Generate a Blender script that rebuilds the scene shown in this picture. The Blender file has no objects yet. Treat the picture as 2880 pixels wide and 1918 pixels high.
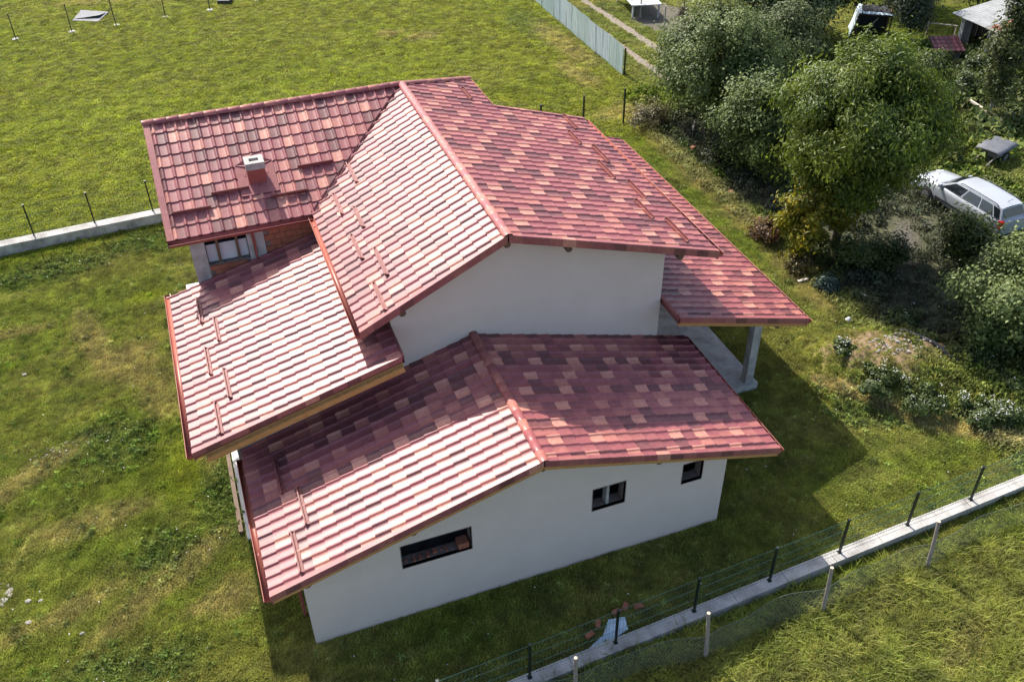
import bpy, bmesh, math, random
import numpy as np
from mathutils import Vector, Matrix
from mathutils.geometry import convex_hull_2d
random.seed(7); np.random.seed(7)
S = bpy.context.scene
COL = S.collection
# ------------------------------------------------------------------ camera, sky, sun, exposure
CAM_LOC = Vector((-0.036, -16.327, 22.293))
YAW, PITCH, ROLL, FPX = -0.3441, -0.6606, -0.0166, 2662.44
fw = Vector((-math.sin(YAW)*math.cos(PITCH), math.cos(YAW)*math.cos(PITCH), math.sin(PITCH)))
rt = Vector((math.cos(YAW), math.sin(YAW), 0)); up = rt.cross(fw)
rt2 = math.cos(ROLL)*rt + math.sin(ROLL)*up; up2 = -math.sin(ROLL)*rt + math.cos(ROLL)*up
cd = bpy.data.cameras.new('camera'); cam = bpy.data.objects.new('camera', cd); COL.objects.link(cam)
cam.matrix_world = Matrix(((rt2.x, up2.x, -fw.x, CAM_LOC.x), (rt2.y, up2.y, -fw.y, CAM_LOC.y), (rt2.z, up2.z, -fw.z, CAM_LOC.z), (0, 0, 0, 1)))
cd.sensor_fit = 'HORIZONTAL'; cd.sensor_width = 36.0; cd.lens = FPX/2880*36; cd.clip_start = .5; cd.clip_end = 1500
S.camera = cam
SUN_EL, SUN_AZ = 45.0, -12.0            # degrees; azimuth from +y towards +x
w = bpy.data.worlds.new('World'); S.world = w; w.use_nodes = True
nt = w.node_tree
sky = nt.nodes.new('ShaderNodeTexSky'); sky.sky_type = 'NISHITA'; sky.sun_disc = False
sky.sun_elevation = math.radians(SUN_EL); sky.sun_rotation = math.radians(SUN_AZ); sky.altitude = 300; sky.dust_density = 3.0; sky.air_density = .85; sky.ozone_density = .35
bg = nt.nodes['Background']; bg.inputs['Strength'].default_value = .145
nt.links.new(sky.outputs[0], bg.inputs[0])
sd = bpy.data.lights.new('sun', 'SUN'); sd.energy = 4.05; sd.angle = math.radians(.53); sd.color = (1, .955, .88)
sun = bpy.data.objects.new('sun', sd); COL.objects.link(sun)
e, a = math.radians(SUN_EL), math.radians(SUN_AZ)
sdir = Vector((math.cos(e)*math.sin(a), math.cos(e)*math.cos(a), math.sin(e)))
sun.rotation_euler = sdir.to_track_quat('Z', 'Y').to_euler(); sun.location = (0, 0, 60)
S.view_settings.view_transform = 'Standard'; S.view_settings.look = 'None'
S.view_settings.exposure = .96; S.view_settings.gamma = 1; S.view_settings.use_curve_mapping = False

# ------------------------------------------------------------------ materials
def mat(name, col, rough=.8, col2=None, scale=3., bump=0., bscale=30., metal=0., spec=.5, coat=0., contrast=(.35, .65), attr=None, trans=0., detail=6., stretch=None, attr_inst=False):
    m = bpy.data.materials.new(name); m.use_nodes = True
    n = m.node_tree; b = n.nodes['Principled BSDF']; L = n.links.new
    b.inputs['Roughness'].default_value = rough; b.inputs['Metallic'].default_value = metal
    b.inputs['Specular IOR Level'].default_value = spec; b.inputs['Coat Weight'].default_value = coat
    b.inputs['Base Color'].default_value = (*col, 1)
    g = n.nodes.new('ShaderNodeNewGeometry'); vec = g.outputs['Position']
    if stretch:
        mp = n.nodes.new('ShaderNodeMapping'); mp.inputs['Scale'].default_value = stretch; L(vec, mp.inputs['Vector']); vec = mp.outputs[0]
    src = None
    if attr:
        at = n.nodes.new('ShaderNodeAttribute'); at.attribute_name = attr; src = at.outputs['Color']
        if attr_inst: at.attribute_type = 'INSTANCER'
    if col2 is not None:
        t = n.nodes.new('ShaderNodeTexNoise'); t.inputs['Scale'].default_value = scale; t.inputs['Detail'].default_value = detail
        t.inputs['Roughness'].default_value = .62; L(vec, t.inputs['Vector'])
        r = n.nodes.new('ShaderNodeMapRange'); r.inputs[1].default_value = contrast[0]; r.inputs[2].default_value = contrast[1]; L(t.outputs[0], r.inputs[0])
        mx = n.nodes.new('ShaderNodeMix'); mx.data_type = 'RGBA'; L(r.outputs[0], mx.inputs[0])
        if attr:
            mx.blend_type = 'MULTIPLY'; mx.inputs[0].default_value = 1
            m2 = n.nodes.new('ShaderNodeMix'); m2.data_type = 'RGBA'; L(r.outputs[0], m2.inputs[0]); m2.inputs[6].default_value = (*col, 1); m2.inputs[7].default_value = (*col2, 1)
            n.links.remove(mx.inputs[0].links[0]); mx.inputs[0].default_value = 1
            L(src, mx.inputs[6]); L(m2.outputs[2], mx.inputs[7])
        else:
            mx.inputs[6].default_value = (*col, 1); mx.inputs[7].default_value = (*col2, 1)
        L(mx.outputs[2], b.inputs['Base Color']); src = mx.outputs[2]
    elif attr:
        L(src, b.inputs['Base Color'])
    if bump > 0:
        t2 = n.nodes.new('ShaderNodeTexNoise'); t2.inputs['Scale'].default_value = bscale; t2.inputs['Detail'].default_value = 5; L(vec, t2.inputs['Vector'])
        bp = n.nodes.new('ShaderNodeBump'); bp.inputs['Strength'].default_value = bump; bp.inputs['Distance'].default_value = .02
        L(t2.outputs[0], bp.inputs['Height']); L(bp.outputs[0], b.inputs['Normal'])
    if trans > 0:
        tr = n.nodes.new('ShaderNodeBsdfTranslucent'); ms = n.nodes.new('ShaderNodeMixShader'); ms.inputs[0].default_value = trans
        if src is not None: L(src, tr.inputs[0])
        else: tr.inputs[0].default_value = (*col, 1)
        L(b.outputs[0], ms.inputs[1]); L(tr.outputs[0], ms.inputs[2]); L(ms.outputs[0], n.nodes['Material Output'].inputs[0])
    return m
TILE_TONES = [((0.1275, 0.044, 0.0442), (0.204, 0.072, 0.0696)), ((0.2499, 0.076, 0.0752), (0.3468, 0.112, 0.1071)), ((0.2856, 0.092, 0.0808), (0.3876, 0.138, 0.1165)), ((0.4284, 0.175, 0.1315), (0.5814, 0.26, 0.1879)), ((0.2295, 0.066, 0.0696), (0.3162, 0.096, 0.0958)), ((0.1836, 0.056, 0.0582), (0.2703, 0.086, 0.0846)), ((0.3468, 0.122, 0.0977), (0.4692, 0.178, 0.1372))]
TONE_W = [.15, .20, .17, .09, .15, .13, .11]
M = {}
for i, (c1, c2) in enumerate(TILE_TONES):
    M['tile%d' % i] = mat('tile_tone', c1, .44, c2, 7., .04, 120., spec=.38, coat=.04, contrast=(.3, .7))
    M['tile%d' % i].node_tree.nodes['Principled BSDF'].inputs['Coat Roughness'].default_value = .28
M['red'] = mat('red_metal', (.25, .060, .052), .42, (.30, .082, .066), 2., spec=.4)
M['guard'] = mat('guard_metal', (.20, .062, .056), .5, (.25, .082, .07), 2., spec=.3)
M['copper'] = mat('gutter_red', (.29, .075, .050), .42, (.34, .098, .066), 2., spec=.4)
M['deck'] = mat('roof_underlay', (.10, .035, .03), .8, (.13, .045, .04), 3.)
M['timber'] = mat('pine_timber', (.42, .20, .055), .7, (.55, .29, .10), 4., .2, 40., stretch=(1, 1, 6))
M['timber_dark'] = mat('dark_timber', (.10, .06, .035), .75, (.16, .10, .055), 6., .3, 40.)
M['wall'] = mat('render_coat', (.64, .535, .455), .92, (.67, .565, .485), 1.3, .10, 60., spec=.2)
M['conc'] = mat('concrete', (.20, .185, .165), .92, (.45, .43, .40), 1.6, .35, 30., contrast=(.28, .6), detail=9.)
M['concw'] = mat('concrete_pale', (.52, .50, .46), .9, (.66, .64, .60), 2.2, .2, 30.)
M['concd'] = mat('concrete_dark', (.14, .13, .12), .92, (.26, .245, .225), 1.8, .3, 25.)
M['brick'] = mat('hollow_brick', (.27, .085, .048), .88, (.36, .13, .07), 5., .3, 30.)
M['mortar'] = mat('mortar', (.19, .13, .10), .95, (.25, .18, .14), 6., .3, 40.)
M['dark'] = mat('dark_interior', (.02, .018, .017), .9)
M['white'] = mat('white_board', (.58, .59, .60), .7, (.50, .51, .53), 2.)
M['post'] = mat('green_black_paint', (.010, .018, .014), .45)
M['wire'] = mat('green_wire', (.07, .15, .11), .5)
M['net'] = mat('galvanised_wire', (.15, .18, .15), .5, metal=.3)
M['wood'] = mat('grey_wood', (.20, .165, .135), .9, (.33, .28, .23), 6., .3, 40., stretch=(4, 4, 1))
M['cutwood'] = mat('sawn_wood', (.60, .46, .32), .8, (.66, .52, .38), 8.)
M['corr'] = mat('galvanised_green_sheet', (.60, .67, .74), .5, (.74, .80, .84), 1.2, metal=.2, stretch=(3, 3, .25))
M['corr2'] = mat('mossy_sheet', (.48, .58, .58), .5, (.68, .76, .77), 1.4, metal=.2, stretch=(3, 3, .25))
M['tarp'] = mat('grey_tarp', (.085, .09, .102), .7, (.125, .13, .148), 3., .3, 8.)
M['bluetarp'] = mat('blue_white_tarp', (.42, .56, .66), .5, (.58, .68, .74), 3., .3, 8.)
M['shedroof'] = mat('weathered_sheet', (.36, .37, .365), .7, (.27, .27, .26), 1.5)
M['plank'] = mat('old_planks', (.13, .115, .10), .9, (.24, .215, .19), 5., .3, 40., stretch=(5, 5, 1))
M['bark'] = mat('bark', (.06, .05, .04), .95, (.11, .09, .07), 6., .5, 30., stretch=(3, 3, 1))
M['barkp'] = mat('pale_bark', (.18, .17, .15), .95, (.28, .26, .23), 6., .5, 30., stretch=(3, 3, 1))
M['paint'] = mat('silver_white_paint', (.35, .37, .40), .30, spec=.55, coat=.6)
M['glass'] = mat('car_glass', (.012, .016, .02), .06, spec=.8)
M['rubber'] = mat('rubber', (.015, .015, .016), .8)
M['rim'] = mat('alloy', (.45, .46, .48), .35, metal=.8)
M['plastic'] = mat('dark_plastic', (.03, .03, .033), .6)
M['red_lamp'] = mat('red_lens', (.35, .01, .01), .2)
M['stone'] = mat('rubble_stone', (.24, .215, .19), .9, (.36, .33, .30), 5., .3, 20.)
M['soil'] = mat('mound_soil', (.16, .115, .075), .95, (.27, .20, .13), 4., .6, 12.)
M['gravel'] = mat('track_gravel', (.26, .22, .185), .95, (.42, .37, .32), 9., .6, 20., contrast=(.4, .6))
M['gravel_dark'] = mat('dark_gravel', (.10, .09, .088), .95, (.19, .175, .165), 9., .6, 20., contrast=(.4, .6))
M['red_plastic'] = mat('red_plastic', (.55, .02, .03), .4)
M['yellow_plank'] = mat('weathered_board', (.45, .38, .30), .85, (.55, .48, .40), 6.)
M['blue_bag'] = mat('pale_blue_plastic', (.26, .40, .42), .5, (.36, .50, .50), 4.)
M['petal'] = mat('white_petals', (.62, .62, .58), .8)

# ------------------------------------------------------------------ helpers
class MB:
    def __init__(s): s.v = []; s.f = []; s.m = []; s.sm = []
    def add(s, vs, fs, m=0, smooth=False):
        o = len(s.v); s.v += [tuple(q) for q in vs]
        for f in fs: s.f.append(tuple(i+o for i in f)); s.m.append(m); s.sm.append(smooth)
        return s
    def box(s, lo, hi, m=0):
        x0, y0, z0 = lo; x1, y1, z1 = hi
        return s.add([(x0,y0,z0),(x1,y0,z0),(x1,y1,z0),(x0,y1,z0),(x0,y0,z1),(x1,y0,z1),(x1,y1,z1),(x0,y1,z1)],
                     [(0,3,2,1),(4,5,6,7),(0,1,5,4),(1,2,6,5),(2,3,7,6),(3,0,4,7)], m)
    def prism(s, poly, d, m=0):                 # poly: 3-D points, d: extrusion vector
        n = len(poly); d = Vector(d); P = [Vector(q) for q in poly]
        return s.add(P+[q+d for q in P], [tuple(range(n))[::-1], tuple(range(n, 2*n))]+[(i, (i+1) % n, n+(i+1) % n, n+i) for i in range(n)], m)
    def beam(s, p, q, wd, ht, m=0, upv=(0, 0, 1)):   # box between two points
        p, q = Vector(p), Vector(q); d = (q-p).normalized(); u = Vector(upv); sx = d.cross(u).normalized()
        if sx.length < .1: sx = Vector((1, 0, 0))
        uz = sx.cross(d).normalized(); a = sx*wd/2; b = uz*ht/2
        return s.add([p-a-b, p+a-b, p+a+b, p-a+b, q-a-b, q+a-b, q+a+b, q-a+b], [(0,1,2,3),(7,6,5,4),(0,4,5,1),(1,5,6,2),(2,6,7,3),(3,7,4,0)], m)
    def tube(s, pts, r, n=8, m=0, cap=True, smooth=True):
        P = [Vector(q) for q in pts]; R = r if hasattr(r, '__len__') else [r]*len(P); vs = []; fs = []
        for i, q in enumerate(P):
            d = (P[min(i+1, len(P)-1)]-P[max(i-1, 0)]).normalized(); h = Vector((0, 0, 1)) if abs(d.z) < .9 else Vector((1, 0, 0))
            a = d.cross(h).normalized(); b = d.cross(a)
            vs += [q+(a*math.cos(2*math.pi*k/n)+b*math.sin(2*math.pi*k/n))*R[i] for k in range(n)]
        for i in range(len(P)-1):
            for k in range(n): fs.append((i*n+k, i*n+(k+1) % n, (i+1)*n+(k+1) % n, (i+1)*n+k))
        o = len(s.v); s.add(vs, fs, m, smooth)
        if cap: s.add([vs[k] for k in range(n)], [tuple(range(n))], m); s.add([vs[-n+k] for k in range(n)], [tuple(range(n))[::-1]], m)
        return s
    def mesh(s, name, mats):
        me = bpy.data.meshes.new(name); me.from_pydata(s.v, [], s.f)
        for mm in (mats if isinstance(mats, (list, tuple)) else [mats]): me.materials.append(mm)
        me.polygons.foreach_set('material_index', s.m); me.polygons.foreach_set('use_smooth', s.sm)
        me.update()
        return me
    def build(s, name, mats, parent=None, fix=True, loc=None):
        me = s.mesh(name, mats)
        if fix:
            bm = bmesh.new(); bm.from_mesh(me); bmesh.ops.recalc_face_normals(bm, faces=bm.faces); bm.to_mesh(me); bm.free()
        return link(name, me, parent, loc)
def link(name, me, parent=None, loc=None):
    o = bpy.data.objects.new(name, me); COL.objects.link(o)
    if parent is not None: o.parent = parent
    if loc is not None: o.location = loc
    return o
def tag(o, label, cat, group=None):
    o['label'] = label; o['category'] = cat
    if group: o['group'] = group
    return o
def thing(name, label, cat, loc=(0, 0, 0), rz=0., group=None):
    o = bpy.data.objects.new(name, None); COL.objects.link(o); o.location = loc; o.rotation_euler = (0, 0, rz); o.empty_display_size = .2
    return tag(o, label, cat, group)
def structure(o): o['kind'] = 'structure'; return o
def stuff(o): o['kind'] = 'stuff'; return o
# value noise in numpy
_T = np.random.RandomState(3).rand(256, 256)
def vnoise(x, y):
    xi = np.floor(x).astype(int); yi = np.floor(y).astype(int); fx = x-xi; fy = y-yi
    fx = fx*fx*(3-2*fx); fy = fy*fy*(3-2*fy)
    g = lambda i, j: _T[i & 255, j & 255]
    return (g(xi, yi)*(1-fx)+g(xi+1, yi)*fx)*(1-fy)+(g(xi, yi+1)*(1-fx)+g(xi+1, yi+1)*fx)*fy
def fbm(x, y, o=4):
    r = 0; a = .5; t = 0
    for k in range(o): r = r+a*vnoise(x*2**k+17.3*k, y*2**k+9.1*k); t += a; a *= .55
    return r/t
def sstep(a, b, x): t = np.clip((x-a)/(b-a), 0, 1); return t*t*(3-2*t)

# ------------------------------------------------------------------ ground
def ell(x, y, cx, cy, rx, ry, ang=0., soft=.5, nz=.45):
    c, s = math.cos(ang), math.sin(ang); dx = x-cx; dy = y-cy
    u = (dx*c+dy*s)/rx; v = (-dx*s+dy*c)/ry
    return 1-sstep(1-soft, 1+soft, np.sqrt(u*u+v*v)+(fbm(x*1.7, y*1.7)-.5)*2*nz)
def seg(x, y, p, q, wd, soft=.5, nz=.4):
    px, py = p; dx, dy = q[0]-px, q[1]-py; t = np.clip(((x-px)*dx+(y-py)*dy)/(dx*dx+dy*dy), 0, 1)
    d = np.hypot(x-px-t*dx, y-py-t*dy)/wd
    return 1-sstep(1-soft, 1+soft, d+(fbm(x*1.5, y*1.5)-.5)*2*nz)
def height(x, y):
    x = np.asarray(x, float); y = np.asarray(y, float)
    h = (fbm(x*.35, y*.35)-.5)*.10+(fbm(x*1.3+5, y*1.3)-.5)*.035
    h = h*np.where((x > -1.6) & (x < 17.3) & (y > -.4) & (y < 20), .15, 1)
    h = h+ell(x, y, 21.9, 4.0, 2.4, 1.7, -.5, .75, .25)*(.95+.5*(fbm(x*1.6, y*1.6)-.5))
    return h-.05*sstep(0, 1, (np.abs(y+3.9) < 1.2)*1.)
BROWN = [(-5.7, 6.8, 1.7, .55, .1), (-8.6, 18.2, 1.3, .32, .05), (-4.0, 14.3, 1.0, 1.4, .3), (-3.3, 12.3, .8, 1.5, .2), (-7.3, 9.8, 1.6, .5, .6), (-3.7, 3.6, 2.2, .5, .6), (-2.2, 2.4, .9, .6, .3),
         (15.3, 43.2, 1.4, .7, .2), (13.6, 44.6, .9, .7, 0), (22.6, 28.0, 1.8, .8, .2), (5., 58.0, 5.5, 1.5, 0), (-2, 59.5, 5, 1.2, 0), (19.2, -7.4, 2.2, .5, .3), (16.2, -6.4, 1.2, .4, .4), (-1.9, 9.3, .5, 1.6, 0), (-5.4, 16.3, .6, 2.6, .25), (-6.2, 3.6, 2.0, .35, .3), (22.3, 33.8, .8, 2.2, .1), (23.5, 38.5, .9, 4.5, .05), (-.9, -1.6, 1.0, .3, .2)]
DARKW = [(-4.9, 10.2, 1.5, 1.3, .3), (-7.0, 22.4, 2.6, .9, .1), (-2.6, 23.3, 2.0, .8, 0), (-3.6, 4.9, 1.0, .8, 0), (-1.6, 6.6, .9, 1.5, 0), (19.4, 2.3, 1.1, .6, -.6), (12.8, -6.9, 2.5, .7, .2), (-5.5, .8, 2.6, .9, 0), (22.7, 43, 1.2, 2.5, 0)]
YEL = [(-3.3, 18.9, .7, .35, .2), (-2.8, 8.0, .7, 1.3, 0), (9, 38, 6, 3, .2), (2, 33, 7, 3, .1), (-5, 38, 5, 3, 0), (22.6, 40.8, .7, 1.1, 0)]
def masks(x, y):
    m = {}
    br = np.zeros_like(x)
    for q in BROWN: br = np.maximum(br, ell(x, y, *q))
    br = np.maximum(br, seg(x, y, (22.9, 27), (22.7, 15), .7)); br = np.maximum(br, seg(x, y, (22.7, 15), (22.2, 8.5), .6)*.9)
    br = np.maximum(br, seg(x, y, (19, 4.3), (21, 1.7), .28)*.85); br = np.maximum(br, seg(x, y, (21, 1.7), (24.5, -1.5), .4)*.8)
    m['brown'] = br
    dk = np.zeros_like(x)
    for q in DARKW: dk = np.maximum(dk, ell(x, y, *q))
    m['dark'] = dk
    ye = np.zeros_like(x)
    for q in YEL: ye = np.maximum(ye, ell(x, y, *q, soft=.8))
    m['yel'] = ye
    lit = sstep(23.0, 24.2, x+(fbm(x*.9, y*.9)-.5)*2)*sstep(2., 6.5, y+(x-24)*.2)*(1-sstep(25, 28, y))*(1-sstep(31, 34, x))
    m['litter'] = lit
    m['rut'] = np.maximum(seg(x, y, (28.0, 50), (28.75, 33), .36, .35, .5), seg(x, y, (26.3, 48), (27.0, 30), .36, .35, .5))
    m['rut'] = np.maximum(m['rut'], seg(x, y, (27.9, 62), (28.0, 50), .36, .35, .5))
    m['yard'] = np.maximum(ell(x, y, 31.5, 40.6, 2.2, 3.6, -.2, .25, .2), ell(x, y, 27.9, 10.9, .55, 1.8, -.75, .5, .5))
    m['mound'] = ell(x, y, 21.9, 4.3, 2.7, 1.5, -.5, .5, .5)
    m['garden'] = sstep(33, 35, x)*(1-sstep(27, 30, y))*sstep(15, 19, y)
    return m
def ground_col(x, y):
    m = masks(x, y)
    n1 = fbm(x*.22, y*.22); n2 = fbm(x*.9+3, y*.9+8); n3 = fbm(x*3.1, y*3.1, 3); sk = fbm(x*.5+y*.15, y*1.9-x*.2, 3)
    far = sstep(21, 27, y)*(1-sstep(23.5, 26, x))
    lush = np.array([.116, .140, .018]); olive = np.array([.152, .148, .034]); deep = np.array([.070, .098, .020]); tan = np.array([.27, .20, .095])
    yg = np.array([.165, .185, .014]); dry = np.array([.19, .175, .055])
    A = lambda t: np.clip(t, 0, 1)[:, None]
    c = lush*(1-A((n1-.32)*2.4))+olive*A((n1-.32)*2.4)
    c = c*(1-A((n2-.5)*2.4)*.55)+deep*A((n2-.5)*2.4)*.55
    c = c*(1-A((sk-.5)*3.)*.55)+dry*A((sk-.5)*3.)*.55
    c = c*(1-.62*far[:, None])+np.array([.146, .160, .004])*.62*far[:, None]
    c = c*(.72+.56*n3[:, None])
    c = c*(1-.7*A(m['yel']))+yg*.7*A(m['yel'])
    pth = np.maximum(seg(x, y, (19, 4.3), (21, 1.7), .30), seg(x, y, (21, 1.7), (25.5, -1.9), .5))
    c = c*(1-.65*A(pth))+np.array([.25, .215, .085])*(.7+.6*n3[:, None])*.65*A(pth)
    c = c*(1-.55*A(m['dark']))+deep*.95*.55*A(m['dark'])
    c = c*(1-.42*A(m['brown']))+tan*(.7+.6*n3[:, None])*.42*A(m['brown'])
    mead = sstep(-3.2, -4.2, y)
    c = c*(1-.5*A(mead))+np.array([.125, .122, .030])*(.25+1.3*n2[:, None]**1.3)*.5*A(mead)
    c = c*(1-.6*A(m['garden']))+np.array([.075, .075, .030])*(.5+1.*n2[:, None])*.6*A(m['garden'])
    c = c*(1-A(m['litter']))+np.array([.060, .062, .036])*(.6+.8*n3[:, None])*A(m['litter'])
    return c*1.75, m
def axis(lo, hi, st, far):
    a = np.arange(lo, hi+1e-6, st); g = [st]; 
    ext = []; d = st
    while sum(ext) < far: d *= 1.45; ext.append(d)
    c = np.cumsum(ext); return np.concatenate([(lo-c)[::-1], a, hi+c])
gx = axis(-14, 58, .25, 500); gy = axis(-16, 66, .25, 500)
X, Y = np.meshgrid(gx, gy); xs = X.ravel(); ys = Y.ravel(); hz = height(xs, ys)
hz = np.where((np.abs(xs-20) > 60) | (np.abs(ys-25) > 60), 0, hz)
nx, ny = len(gx), len(gy)
me = bpy.data.meshes.new('ground'); idx = np.arange(nx*ny).reshape(ny, nx)
q = np.stack([idx[:-1, :-1], idx[:-1, 1:], idx[1:, 1:], idx[1:, :-1]], -1).reshape(-1, 4)
me.vertices.add(nx*ny); me.vertices.foreach_set('co', np.stack([xs, ys, hz], -1).astype('f').ravel())
me.loops.add(q.size); me.loops.foreach_set('vertex_index', q.ravel().astype('i'))
me.polygons.add(len(q)); me.polygons.foreach_set('loop_start', (np.arange(len(q))*4).astype('i')); me.polygons.foreach_set('loop_total', np.full(len(q), 4, 'i'))
me.update(); me.validate()
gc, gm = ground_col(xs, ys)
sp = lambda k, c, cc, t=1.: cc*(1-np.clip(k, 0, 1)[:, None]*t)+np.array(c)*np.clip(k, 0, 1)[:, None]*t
gc = sp(sstep(-3.4, -4.4, ys)*(np.abs(ys) < 60), (.055, .055, .020), gc, .75); gc = sp(gm['rut'], (.30, .26, .22), gc); gc = sp(gm['yard'], (.15, .135, .125), gc, .9); gc = sp(gm['mound'], (.25, .18, .11), gc)  # meadow ground painted darker, as shade in the gaps between its tufts
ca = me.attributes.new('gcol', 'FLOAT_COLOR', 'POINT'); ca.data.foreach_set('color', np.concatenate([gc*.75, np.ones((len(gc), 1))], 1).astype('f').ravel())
me.polygons.foreach_set('use_smooth', np.ones(len(q), bool))
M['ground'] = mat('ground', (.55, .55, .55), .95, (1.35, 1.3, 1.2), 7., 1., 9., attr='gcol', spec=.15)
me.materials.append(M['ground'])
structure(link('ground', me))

# grass tufts: three single objects of kind stuff, scattered with geometry nodes
def tuft_mesh(name, n, h, spread, wd, seed, m, lean=.5):
    r = random.Random(seed); b = MB()
    for i in range(n):
        an = r.uniform(0, 6.283); d = spread*math.sqrt(r.random()); x, y = d*math.cos(an), d*math.sin(an)
        hh = h*r.uniform(.45, 1.15); a2 = r.uniform(0, 6.283); ln = hh*r.uniform(.15, lean+.5)
        tx, ty = x+ln*math.cos(a2), y+ln*math.sin(a2); px, py = -math.sin(a2)*wd/2, math.cos(a2)*wd/2
        mx, my = x+(tx-x)*.38, y+(ty-y)*.38
        b.add([(x-px, y-py, -.02), (x+px, y+py, -.02), (mx+px*.8, my+py*.8, hh*.62), (mx-px*.8, my-py*.8, hh*.62), (tx, ty, hh*.86)], [(0, 1, 2, 3), (3, 2, 4)])
    return b.mesh(name, m)
def scatter(name, px, py, pz, scl, cols, src_mesh):
    n = len(px); me = bpy.data.meshes.new(name); me.vertices.add(n)
    me.vertices.foreach_set('co', np.stack([px, py, pz], -1).astype('f').ravel())
    for an, dt, dv, key in (('scl', 'FLOAT_VECTOR', scl, 'vector'), ('rz', 'FLOAT', np.random.rand(n)*6.283, 'value'), ('tcol', 'FLOAT_COLOR', np.concatenate([cols, np.ones((n, 1))], 1), 'color')):
        at = me.attributes.new(an, dt, 'POINT'); at.data.foreach_set(key, np.asarray(dv, 'f').ravel())
    o = link(name, me); so = bpy.data.objects.new(name+'_tuft', src_mesh)
    g = bpy.data.node_groups.new(name, 'GeometryNodeTree'); g.interface.new_socket('Geometry', in_out='INPUT', socket_type='NodeSocketGeometry'); g.interface.new_socket('Geometry', in_out='OUTPUT', socket_type='NodeSocketGeometry')
    N = g.nodes.new; i = N('NodeGroupInput'); ou = N('NodeGroupOutput'); ip = N('GeometryNodeInstanceOnPoints'); oi = N('GeometryNodeObjectInfo'); oi.inputs[0].default_value = so
    a1 = N('GeometryNodeInputNamedAttribute'); a1.data_type = 'FLOAT_VECTOR'; a1.inputs[0].default_value = 'scl'
    a2 = N('GeometryNodeInputNamedAttribute'); a2.data_type = 'FLOAT'; a2.inputs[0].default_value = 'rz'
    cx = N('ShaderNodeCombineXYZ'); K = g.links.new
    K(i.outputs[0], ip.inputs['Points']); K(oi.outputs['Geometry'], ip.inputs['Instance']); K(a1.outputs[0], ip.inputs['Scale']); K(a2.outputs[0], cx.inputs[2]); K(cx.outputs[0], ip.inputs['Rotation']); K(ip.outputs[0], ou.inputs[0])
    md = o.modifiers.new('scatter', 'NODES'); md.node_group = g
    return stuff(o)
M['blade'] = mat('grass_blade', (.75, .75, .75), .6, (1.45, 1.45, 1.3), 1.2, attr='tcol', attr_inst=True, trans=.35, spec=.25)
M['blade_m'] = mat('meadow_blade', (.7, .7, .7), .6, (1.5, 1.5, 1.3), 1.6, attr='tcol', attr_inst=True, trans=.35, spec=.25)
def in_house(x, y): return ((x > -.05) & (x < 12.5) & (y > -.1) & (y < 5.3)) | ((x > -1.25) & (x < 13.) & (y > 4.1) & (y < 20)) | ((x > 12) & (x < 17.0) & (y > 4.8) & (y < 18))
def sample(n, lo, hi):
    return np.random.uniform(lo[0], hi[0], n), np.random.uniform(lo[1], hi[1], n)
def view_keep(x, y, mg=.06):
    v = np.stack([x-CAM_LOC.x, y-CAM_LOC.y, np.full_like(x, -CAM_LOC.z)], -1)
    d = v@np.array(fw); u = v@np.array(rt2)/d*FPX/2880; t = v@np.array(up2)/d*FPX/2880
    return (np.abs(u) < .5+mg+.1) & (np.abs(t) < .333+mg+.1) & (d > 0)
def scatter_field(name, n, lo, hi, src, cond, smin, smax, tint=(1, 1, 1), hb=1.):
    x, y = sample(n, lo, hi); c, m = ground_col(x, y)
    bare = np.clip(m['rut']*1.2+m['yard']+m['mound']*.9+m['litter']*.9+m['brown']*.2, 0, 1)
    k = cond(x, y, m) & (np.random.rand(n) > bare) & ~in_house(x, y) & ~((np.abs(y+3.22-(x-5)*.0595) < .24)) & ~((np.abs(y-24.72-(x+9.1)*.055) < .3) & (x < 16))
    x, y, c = x[k], y[k], c[k]; n = len(x)
    s = np.random.uniform(smin, smax, n)*(.7+.7*fbm(x*.8+4, y*.8)); s3 = np.stack([s, s, s*hb*np.random.uniform(.7, 1.25, n)], -1)
    c = c*np.array(tint)*np.random.uniform(.6, 1.4, (n, 1))*np.random.uniform(.92, 1.08, (n, 3))
    return scatter(name, x, y, height(x, y)-.01, s3, c, src)
lawn = tuft_mesh('lawn_tuft', 15, .085, .075, .015, 1, M['blade'], .6)
scatter_field('lawn_grass', 330000, (-11, -4.2), (24.5, 26), lawn, lambda x, y, m: view_keep(x, y) & (y > -3.6), .7, 1.5)
lawn2 = tuft_mesh('field_tuft', 16, .11, .12, .026, 2, M['blade'], .6)
scatter_field('field_grass', 290000, (-13, 25), (60, 64), lawn2, lambda x, y, m: view_keep(x, y), .7, 1.5)
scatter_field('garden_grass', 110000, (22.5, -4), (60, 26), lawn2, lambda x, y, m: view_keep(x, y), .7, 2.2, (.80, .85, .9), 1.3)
mead = tuft_mesh('meadow_tuft', 22, .24, .10, .016, 5, M['blade_m'], .6)
scatter_field('meadow_grass', 62000, (0, -14), (26, -3.2), mead, lambda x, y, m: view_keep(x, y) & (y < -3.1+.0*x) & (np.random.rand(len(x)) < sstep(-3.0, -4.2, y)*.75+.25), .5, 1.6, (.94, .98, .85))
leafy = MB(); rr = random.Random(9)
for i in range(26):
    an = rr.uniform(0, 6.283); l = rr.uniform(.04, .11); z = rr.uniform(.03, .14); wl = l*.38
    c, s = math.cos(an), math.sin(an); r0 = rr.uniform(0, .1)
    f = lambda u, v, zz: (c*u-s*v, s*u+c*v, zz)
    leafy.add([f(r0, 0, z), f(r0+l*.5, wl, z+.03), f(r0+l, 0, z-.01), f(r0+l*.5, -wl, z+.03)], [(0, 1, 2, 3)])
leafy_me = leafy.mesh('weed_tuft', M['blade'])
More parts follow.
